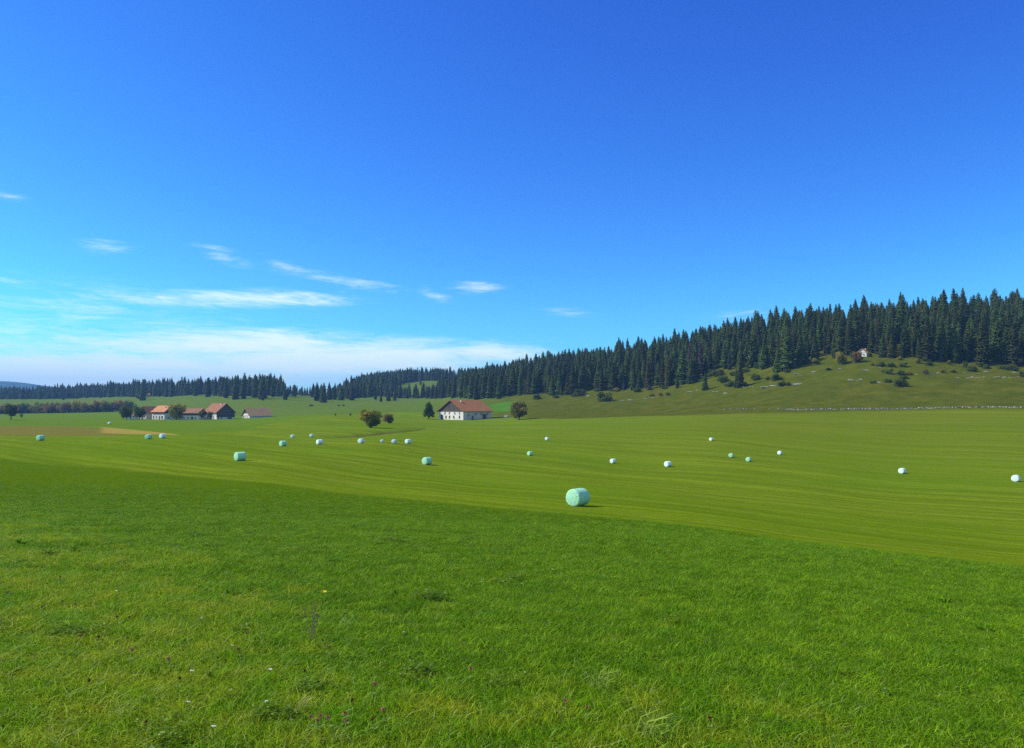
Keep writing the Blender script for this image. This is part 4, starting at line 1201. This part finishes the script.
G_COLL = proto_collection('grass kinds', [
    tuft(1, M['grass'], 60, .15, .02, .062, .0028, 2.2), tuft(2, M['grass'], 60, .15, .02, .072, .0028, 2.4), tuft(3, M['grass'], 56, .16, .02, .056, .0032, 2.0),
    tuft(4, M['grass_rough'], 56, .15, .02, .078, .0028, 2.2), tuft(5, M['grass_rough'], 50, .15, .03, .10, .0028, 2.4), tuft(6, M['grass_rough'], 56, .16, .02, .066, .0030, 1.9),
    weed(7, M['grass_weed'], 22, .12, .016), weed(8, M['grass_weed'], 16, .09, .018),
    tuft(9, M['grass_mown'], 40, .22, .02, .05, .006, 1.8)])
# collection children come out sorted by name: tuft names give that order
for k, o in enumerate(G_COLL.objects): o.name = 'blade_clump_%02d' % k
pts = []
def add_ring(y0, y1, dens, scale):
    # sector of the view, a little wider than the frame
    u0, u1 = -.76, .76
    area = (u1 - u0) * (y1 ** 2 - y0 ** 2) / 2
    n = int(area * dens)
    Y = np.sqrt(rng.uniform(y0 ** 2, y1 ** 2, n)); u = rng.uniform(u0, u1, n)
    pts.append(np.stack([u * Y, Y, np.full(n, scale)], 1))
add_ring(3.0, 7, 190, .95); add_ring(7, 12, 125, 1.05); add_ring(12, 20, 60, 1.25); add_ring(20, 34, 26, 1.45); add_ring(34, 58, 9, 1.6)
Pg = np.concatenate(pts)
x, y, sc = Pg.T
mw = mow_sd(x, y) + vnoise(x, y, 3.0) * .8 + rng.normal(0, .55, len(x))
keep = mw < 0
fade = rng.random(len(x)) < np.clip((64 - y) / 26, 0, 1)
kk = keep & fade; x, y, sc, mw = x[kk], y[kk], sc[kk], mw[kk]
rg = rough_sd(x, y) + vnoise(x, y, 2.0) * 4 + vnoise(x, y, .7) * 2 + rng.normal(0, .8, len(x))
pick = np.where(rg > 0, rng.integers(3, 6, len(x)), rng.integers(0, 3, len(x)))
wd = (vnoise(x, y, 1.1) + vnoise(x, y, .4) * .6 + rng.normal(0, .06, len(x))) > np.where(rg > 0, .54, .58)
pick = np.where(wd & (y < 26), rng.integers(6, 8, len(x)), pick)
pick = np.where(mw > 0, 8, pick)
z = ground_z(x, y)
tall = 1 + vnoise(x, y, 1.7) * .7 + vnoise(x, y, .5) * .4
s3 = np.stack([sc * rng.uniform(.85, 1.25, len(x)), sc * rng.uniform(.85, 1.25, len(x)), np.minimum(sc, 1.25) * rng.uniform(.7, 1.15, len(x)) * tall], 1)
rot = np.stack([rng.normal(0, .08, len(x)), rng.normal(0, .08, len(x)), rng.uniform(0, 6.283, len(x))], 1)
instance_mass('meadow_grass', G_COLL, np.stack([x, y, z], 1), rot, s3, pick, 'lush green grass with clover leaves filling the foreground meadow', 'grass')
print('GRASS', len(x))

# ------------------------------------------------------------------ flowers and weeds one can point to
M['pink'] = simple('clover pink', (.46, .15, .12), (.60, .26, .22), 60, .8, .1)
M['rustflower'] = simple('faded clover brown', (.15, .045, .02), (.26, .09, .04), 60, .9, .1)
M['yellow'] = simple('dandelion yellow', (.80, .60, .01), (.85, .70, .04), 60, .7, .1)
M['white'] = simple('white petals', (.68, .70, .62), (.80, .82, .76), 40, .7, .1)
M['stem'] = simple('flower stem', (.10, .17, .03), (.16, .22, .05), 40, .7, .1)
M['drystem'] = simple('dry flower stalk', (.20, .14, .09), (.32, .24, .17), 40, .8, .1)
def clover_head(S, c, r, n=38, seed=0):
    q = random.Random(seed)
    for k in range(n):
        d = Vector((q.gauss(0, 1), q.gauss(0, 1), q.gauss(0, 1) + .2)).normalized()
        x = d.orthogonal().normalized() * r * .22
        b = c + d * r * .25; t = c + d * r * q.uniform(.85, 1.15)
        S.quad(b - x, b + x, t)
        x2 = d.cross(x)
        S.quad(b - x2, b + x2, t)
def clover(kind, seed):
    q = random.Random(seed); S = Soup(); T = Soup(); hgt = .19
    T.tube((0, 0, -.03), (.01, .005, hgt * .5), .002, .0018, 5); T.tube((.01, .005, hgt * .5), (.0, .015, hgt), .0018, .0015, 5)
    for j in range(3):
        b = 2.09 * j + q.random(); d = Vector((math.cos(b), math.sin(b), .3)) * .022; s = Vector((-math.sin(b), math.cos(b), 0)) * .010
        c = Vector((.01, .005, hgt * .7)); T.quad(c, c + d * .6 - s, c + d * 1.2, c + d * .6 + s)
    clover_head(S, Vector((0, .015, hgt + .008)), .017, seed=seed)
    st = T.obj('stem', M['stem'], link=False).data; hd = S.obj('flower_head', M['pink'] if kind == 0 else M['rustflower'], link=False).data
    return st, hd
CL = {(k, s): clover(k, s) for k in (0, 1) for s in range(2)}
def put_flower(px, py, name, parts, label, cat, group, hgt=.19, s=1.0):
    p = hit(px, py)
    p = hit(px, min(747, py + hgt * s * .9 * F / p.y))
    e = empty(name, p, random.uniform(0, 6.28)); e.scale = (s, s, s); e.rotation_euler = (random.uniform(-.15, .15), random.uniform(-.15, .15), random.uniform(0, 6.28))
    for n, m in parts:
        o = bpy.data.objects.new(n, m); COL.objects.link(o); o.parent = e
    return tag(e, label, cat, group)
PINK = [(174, 664), (76, 642), (326, 651), (330, 727), (345, 733), (309, 741), (346, 725), (2, 597), (131, 656), (588, 713), (318, 745), (474, 675), (375, 692), (563, 706), (244, 638), (390, 718), (319, 724), (40, 612), (78, 607)]
RUSTY = [(218, 662), (85, 687), (242, 660), (178, 683), (307, 676), (118, 622), (131, 621), (96, 573), (60, 580), (70, 610), (351, 708), (376, 725), (100, 640), (46, 586), (322, 644), (713, 735), (150, 748), (240, 654)]
for k, (px, py) in enumerate(PINK):
    st, hd = CL[(0, k % 2)]
    put_flower(px, py, 'clover_flower', (('stem', st), ('flower_head', hd)), 'small pink clover flower in the foreground meadow grass', 'flower', 'pink clover flowers in the foreground', s=random.uniform(.8, 1.15))
for k, (px, py) in enumerate(RUSTY):
    st, hd = CL[(1, k % 2)]
    put_flower(px, min(py, 744), 'clover_flower', (('stem', st), ('flower_head', hd)), 'small faded brown clover head in the foreground meadow grass', 'flower', 'faded clover heads in the foreground', s=random.uniform(.7, 1.0))
# dandelion
T = Soup(); T.tube((0, 0, -.03), (.01, 0, .22), .003, .0025, 5); S = Soup()
for k in range(46):
    a = k * 2.4; r = .012 + .020 * (k % 3) / 2; S.quad(Vector((.01, 0, .222)), Vector((.01 + math.cos(a - .12) * r, math.sin(a - .12) * r, .236)), Vector((.01 + math.cos(a + .12) * r, math.sin(a + .12) * r, .238)))
put_flower(321, 596.5, 'dandelion', (('stem', T.obj('stem', M['stem'], link=False).data), ('flower_head', S.obj('flower_head', M['yellow'], link=False).data)), 'single bright yellow flower standing in the meadow', 'flower', None, .23, 1.25)
# white ones
T = Soup(); T.tube((0, 0, -.03), (0, .01, .18), .002, .0018, 5); S = Soup()
for k in range(16):
    a = k * 6.283 / 16; S.quad(Vector((math.cos(a) * .004, .01 + math.sin(a) * .004, .182)), Vector((math.cos(a - .16) * .02, .01 + math.sin(a - .16) * .02, .188)), Vector((math.cos(a) * .025, .01 + math.sin(a) * .025, .186)), Vector((math.cos(a + .16) * .02, .01 + math.sin(a + .16) * .02, .188)))
C2 = Soup(); clover_head(C2, Vector((0, .01, .186)), .007, 20)
wst, wp, wc = T.obj('stem', M['stem'], link=False).data, S.obj('petals', M['white'], link=False).data, C2.obj('flower_centre', M['yellow'], link=False).data
for px, py in [(201, 620), (192, 674), (268, 704), (187, 706), (552, 570), (214, 731), (117, 592), (404, 634), (271, 671), (233, 648), (830, 568)]:
    put_flower(px, py, 'white_flower', (('stem', wst), ('petals', wp), ('flower_centre', wc)), 'tiny white flower dotted in the meadow grass', 'flower', 'white flowers in the foreground', .18, random.uniform(.5, .7))
# dry brownish stalk with seed heads
S = Soup(); T = Soup(); q = random.Random(4)
for k in range(5):
    a = q.uniform(0, 6.28); t = Vector((math.cos(a) * .10, math.sin(a) * .10, q.uniform(.22, .42))); T.tube((0, 0, -.03), t, .003, .0016, 5)
    for j in range(9): clover_head(S, t - Vector((t.x, t.y, t.z)) * .06 * j + Vector((q.uniform(-.012, .012), q.uniform(-.012, .012), 0)), .011, 10, j)
put_flower(311, 612, 'seed_stalk', (('stem', T.obj('stem', M['drystem'], link=False).data), ('seed_head', S.obj('seed_head', M['drystem'], link=False).data)), 'dry brown stalks with seed heads below the yellow flower', 'plant', None, .4, 1.0)
# leafy weeds: dark green rosettes
def rosette(seed, n, L, w):
    q = random.Random(seed); S = Soup(); tone = []
    for k in range(n):
        a = q.uniform(0, 6.283); el = q.uniform(.25, 1.1); l = L * q.uniform(.6, 1.1); ww = w * q.uniform(.7, 1.2)
        d = Vector((math.cos(a) * math.cos(el), math.sin(a) * math.cos(el), math.sin(el))); s = Vector((-math.sin(a), math.cos(a), 0)) * ww
        b = Vector((math.cos(a), math.sin(a), 0)) * q.uniform(0, .03)
        m1 = b + d * l * .35; m2 = b + d * l * .7 - Vector((0, 0, l * .06)); t = b + d * l - Vector((0, 0, l * .22)); c1 = Vector((0, 0, -ww * .35))
        S.quad(b, m1 + s, m1 + c1); S.quad(b, m1 + c1, m1 - s)
        S.quad(m1 + s, m2 + s * .9, m2 + c1, m1 + c1); S.quad(m1 + c1, m2 + c1, m2 - s * .9, m1 - s)
        S.quad(m2 + s * .9, t, m2 + c1); S.quad(m2 + c1, t, m2 - s * .9)
        tone += [q.random()] * 20
    o = S.obj('leafy_weed', M['grass_weed'], link=False); at = o.data.attributes.new('tone', 'FLOAT', 'POINT'); at.data.foreach_set('value', np.array(tone, np.float32))
    return o.data
RS = [rosette(k, 22, .13, .017) for k in range(3)]
WEEDS = [(232, 596, 1.3, 'dark leafy weed patch in the meadow, larger of two side by side'), (252, 593, 1.0, 'dark leafy weed patch in the meadow, smaller of two side by side'), (20, 545, 1.7, 'leafy weed clump at the top left of the foreground meadow'), (50, 556, 1.6, 'leafy weed clump in the meadow, second from the left border'),
         (75, 553, 1.3, 'leafy weed clump in the meadow, third from the left border'), (398, 597, 1.0, 'leafy weed right of the yellow flower'), (305, 588, 1.0, 'leafy weed just above the yellow flower'), (945, 604, 1.6, 'dark leafy weed far right in the green strip'), (985, 632, 1.3, 'dark leafy weed near the right border of the green strip'),
         (843, 676, 1.0, 'dark leafy weed low on the right in the green strip'), (648, 661, .9, 'dark leafy weed above the pale grass tussocks'), (215, 680, 1.0, 'dark leafy weed amid clover flowers low on the left'), (225, 712, .8, 'dark leafy weed at the lower left beside clover heads'), (470, 706, .8, 'dark leafy weed low in the middle of the picture')]
for k, (px, py, s, lab) in enumerate(WEEDS):
    p = hit(px, py); o = bpy.data.objects.new('leafy_weed', RS[k % 3]); COL.objects.link(o); o.location = p; o.rotation_euler = (0, 0, k * 1.3); o.scale = (s, s, s)
    tag(o, lab, 'weed')
# pale bent tussocks
def tussock(seed, n, L):
    q = random.Random(seed); S = Soup(); tone = []
    for k in range(n):
        a = q.gauss(.35, 1.3); l = L * q.uniform(.5, 1.1); w = .0034 * q.uniform(.6, 1.4); b = Vector((q.gauss(0, .06), q.gauss(0, .06), -.02))
        d = Vector((math.cos(a), math.sin(a), 0)); s = Vector((-d.y, d.x, .2)) * w
        p1 = b + d * l * .2 + Vector((0, 0, l * .5)); p2 = b + d * l * .55 + Vector((0, 0, l * .62)); t = b + d * l + Vector((0, 0, l * q.uniform(.2, .55)))
        S.quad(b - s, b + s, p1 + s, p1 - s); S.quad(p1 - s, p1 + s, p2 + s * .8, p2 - s * .8); S.quad(p2 - s * .8, p2 + s * .8, t)
        tone += [q.random() * .9] * 11
    o = S.obj('grass_tussock', M['grass_pale'], link=False); at = o.data.attributes.new('tone', 'FLOAT', 'POINT'); at.data.foreach_set('value', np.array(tone, np.float32))
    return o.data
for k, (px, py, s, lab) in enumerate([(594, 690, .8, 'pale arching grass tussock, upper of two low in the middle'), (650, 742, 1.0, 'pale arching grass tussock, lower and larger of two low in the middle'), (300, 715, .6, 'small tussock of pale stalks between clover flowers'), (120, 722, .7, 'small tussock of pale stalks low on the left'), (345, 630, .7, 'thin pale stalks beside the dry seed heads')]):
    p = hit(px, py); o = bpy.data.objects.new('grass_tussock', tussock(60 + k, 34 if k < 2 else 16, .34)); COL.objects.link(o); o.location = p; o.scale = (s, s, s); o.rotation_euler = (0, 0, .2 * k)
    tag(o, lab, 'grass tuft')

# ------------------------------------------------------------------ air
hb = Soup(); hb.box((-9500, -4000, -60), (9500, 9500, 330))
hz_ = hb.obj('haze', None)
hm = bpy.data.materials.new('haze air'); hm.use_nodes = True; hm.node_tree.nodes.clear(); t = NT(hm.node_tree)
out = t.node('ShaderNodeOutputMaterial'); v = t.node('ShaderNodeVolumePrincipled')
v.inputs['Color'].default_value = (.27, .57, 1.0, 1); v.inputs['Density'].default_value = HAZE
v.inputs['Anisotropy'].default_value = 0.1
t.l.new(v.outputs[0], out.inputs['Volume']); hz_.data.materials.append(hm); hz_['kind'] = 'stuff'
hz_.display_type = 'WIRE'

# ------------------------------------------------------------------ sun and sky
SUN_EL = R(43); SX, SY = -0.995, 0.06
sd = Vector((SX * math.cos(SUN_EL), SY * math.cos(SUN_EL), math.sin(SUN_EL))).normalized()
sl = bpy.data.lights.new('sun', 'SUN'); sl.energy = SUN_E; sl.angle = R(.5); sl.color = (1.0, .95, .87)
so = bpy.data.objects.new('sun', sl); COL.objects.link(so); so.rotation_euler = sd.to_track_quat('Z', 'Y').to_euler(); so.location = (-80, 20, 120)

W = bpy.data.worlds.new('World'); SC.world = W; W.use_nodes = True
W.node_tree.nodes.clear(); t = NT(W.node_tree)
out = t.node('ShaderNodeOutputWorld'); bg = t.node('ShaderNodeBackground')
sky = t.node('ShaderNodeTexSky', sky_type='NISHITA'); sky.sun_disc = False
sky.sun_elevation = SUN_EL; sky.sun_rotation = math.atan2(SX, SY); sky.altitude = 1000; sky.air_density = 1.0; sky.dust_density = .5; sky.ozone_density = 2.5
# deep, saturated mountain-air blue: per-channel response of the sky colour
sc3 = t.node('ShaderNodeSeparateColor'); t.l.new(sky.outputs[0], sc3.inputs[0])
cc3 = t.node('ShaderNodeCombineColor')
t.put(cc3.inputs[0], t.math('MULTIPLY', t.math('POWER', sc3.outputs[0], 1.6), SKY_R)); t.put(cc3.inputs[1], t.math('MULTIPLY', t.math('POWER', sc3.outputs[1], 1.65), SKY_G)); t.put(cc3.inputs[2], t.math('MULTIPLY', sc3.outputs[2], SKY_B))
skyc = cc3.outputs[0]
# thin cirrus, laid out by bearing and elevation
dirv = t.node('ShaderNodeTexCoord').outputs['Generated']
sep = t.node('ShaderNodeSeparateXYZ'); t.l.new(dirv, sep.inputs[0])
az = t.math('ARCTAN2', sep.outputs[0], sep.outputs[1]); el = t.math('ARCSINE', sep.outputs[2])
cmb = t.node('ShaderNodeCombineXYZ'); t.l.new(az, cmb.inputs[0]); t.l.new(el, cmb.inputs[1])
tilt = t.mapping(cmb.outputs[0], rot=(0, 0, R(2)))
n_w = t.noise(t.mapping(tilt, scale=(6, 50, 1)), 1.0, 7, .66, .8)
n_f = t.noise(t.mapping(tilt, scale=(20, 190, 1)), 1.0, 6, .7, .8)
n_b = t.noise(t.mapping(cmb.outputs[0], rot=(0, 0, R(-9)), scale=(14, 60, 1)), 1.0, 6, .68, 1.2)
tex = t.math('ADD', t.math('MULTIPLY', n_w, .45), t.math('ADD', t.math('MULTIPLY', n_f, .3), t.math('MULTIPLY', n_b, .25)))
def azel(px, py):
    d = ray(px, py).normalized(); return math.atan2(d.x, d.y), math.asin(d.z)
CLOUDS = [  # centre px, py, half width, half height, tilt in degrees, strength
 (-40, 352, 520, 110, 2, .42), (40, 380, 470, 52, 2, 1.0), (330, 362, 330, 36, 2, 1.0), (220, 344, 260, 26, 2, .85), (490, 354, 130, 20, -2, .8), (250, 299, 190, 18, 3, .58), (170, 300, 160, 13, 0, .48), (475, 286.5, 52, 12, 0, .5), (106, 246, 56, 13, 0, .36), (222, 255, 54, 15, -16, .34),
 (350, 282, 150, 14, -8, .36), (290, 268, 40, 10, -10, .34), (740, 314, 80, 16, 0, .34), (4, 194, 40, 12, -10, .3), (8, 282, 60, 13, -5, .38), (430, 294, 40, 13, -15, .32), (560, 312, 70, 11, -5, .3)]
tot = None
for px, py, a, b, ti, s in CLOUDS:
    a0, e0 = azel(px, py)
    m = t.node('ShaderNodeMapping', vector_type='TEXTURE'); t.l.new(cmb.outputs[0], m.inputs[0])
    m.inputs[1].default_value = (a0, e0, 0); m.inputs[2].default_value = (0, 0, R(ti)); m.inputs[3].default_value = (a / F, b / F, 1)
    ln = t.node('ShaderNodeVectorMath', operation='LENGTH'); t.l.new(m.outputs[0], ln.inputs[0])
    q = t.math('MULTIPLY', t.smooth(ln.outputs['Value'], 0.0, 1.0, 1.0, 0.0), s)
    tot = q if tot is None else t.math('MAXIMUM', tot, q)
dens = t.smooth(t.math('ADD', t.math('MULTIPLY', tot, 1.25), t.math('MULTIPLY', t.math('SUBTRACT', tex, .5), 3.0)), .10, 1.2)
dens = t.math('MULTIPLY', dens, t.smooth(tot, 0.0, .4))
# broken cloud added out of view, behind and overhead, as neutral fill light
back = t.math('MULTIPLY', t.smooth(sep.outputs[1], .35, -.25), t.smooth(t.noise(t.mapping(dirv, scale=(1, 1, 2.2)), 2.6, 5, .6, .4), .34, .56))
dens = t.math('MAXIMUM', dens, t.math('MULTIPLY', back, .38))
skyc = t.mix(t.math('MULTIPLY', dens, .98), skyc, CLOUD_C)
t.l.new(skyc, bg.inputs[0]); bg.inputs[1].default_value = SKY_S
t.l.new(bg.outputs[0], out.inputs[0])

# ------------------------------------------------------------------ camera
cam = bpy.data.cameras.new('camera'); cam.sensor_width = 36; cam.lens = 36 * F / 1024; cam.clip_start = .1; cam.clip_end = 40000
co = bpy.data.objects.new('camera', cam); COL.objects.link(co); co.location = (0, 0, 0); co.rotation_euler = (math.pi / 2 + PITCH, 0, 0)
SC.camera = co
SC.view_settings.view_transform = 'Standard'; SC.view_settings.look = 'None'; SC.view_settings.exposure = EXPO; SC.view_settings.gamma = 1
SC.view_settings.use_curve_mapping = False
SC.render.engine = 'CYCLES'
cy = SC.cycles
cy.max_bounces = 6; cy.diffuse_bounces = 2; cy.transmission_bounces = 3; cy.volume_bounces = 0; cy.transparent_max_bounces = 4; cy.use_denoising = False; cy.caustics_reflective = False; cy.caustics_refractive = False
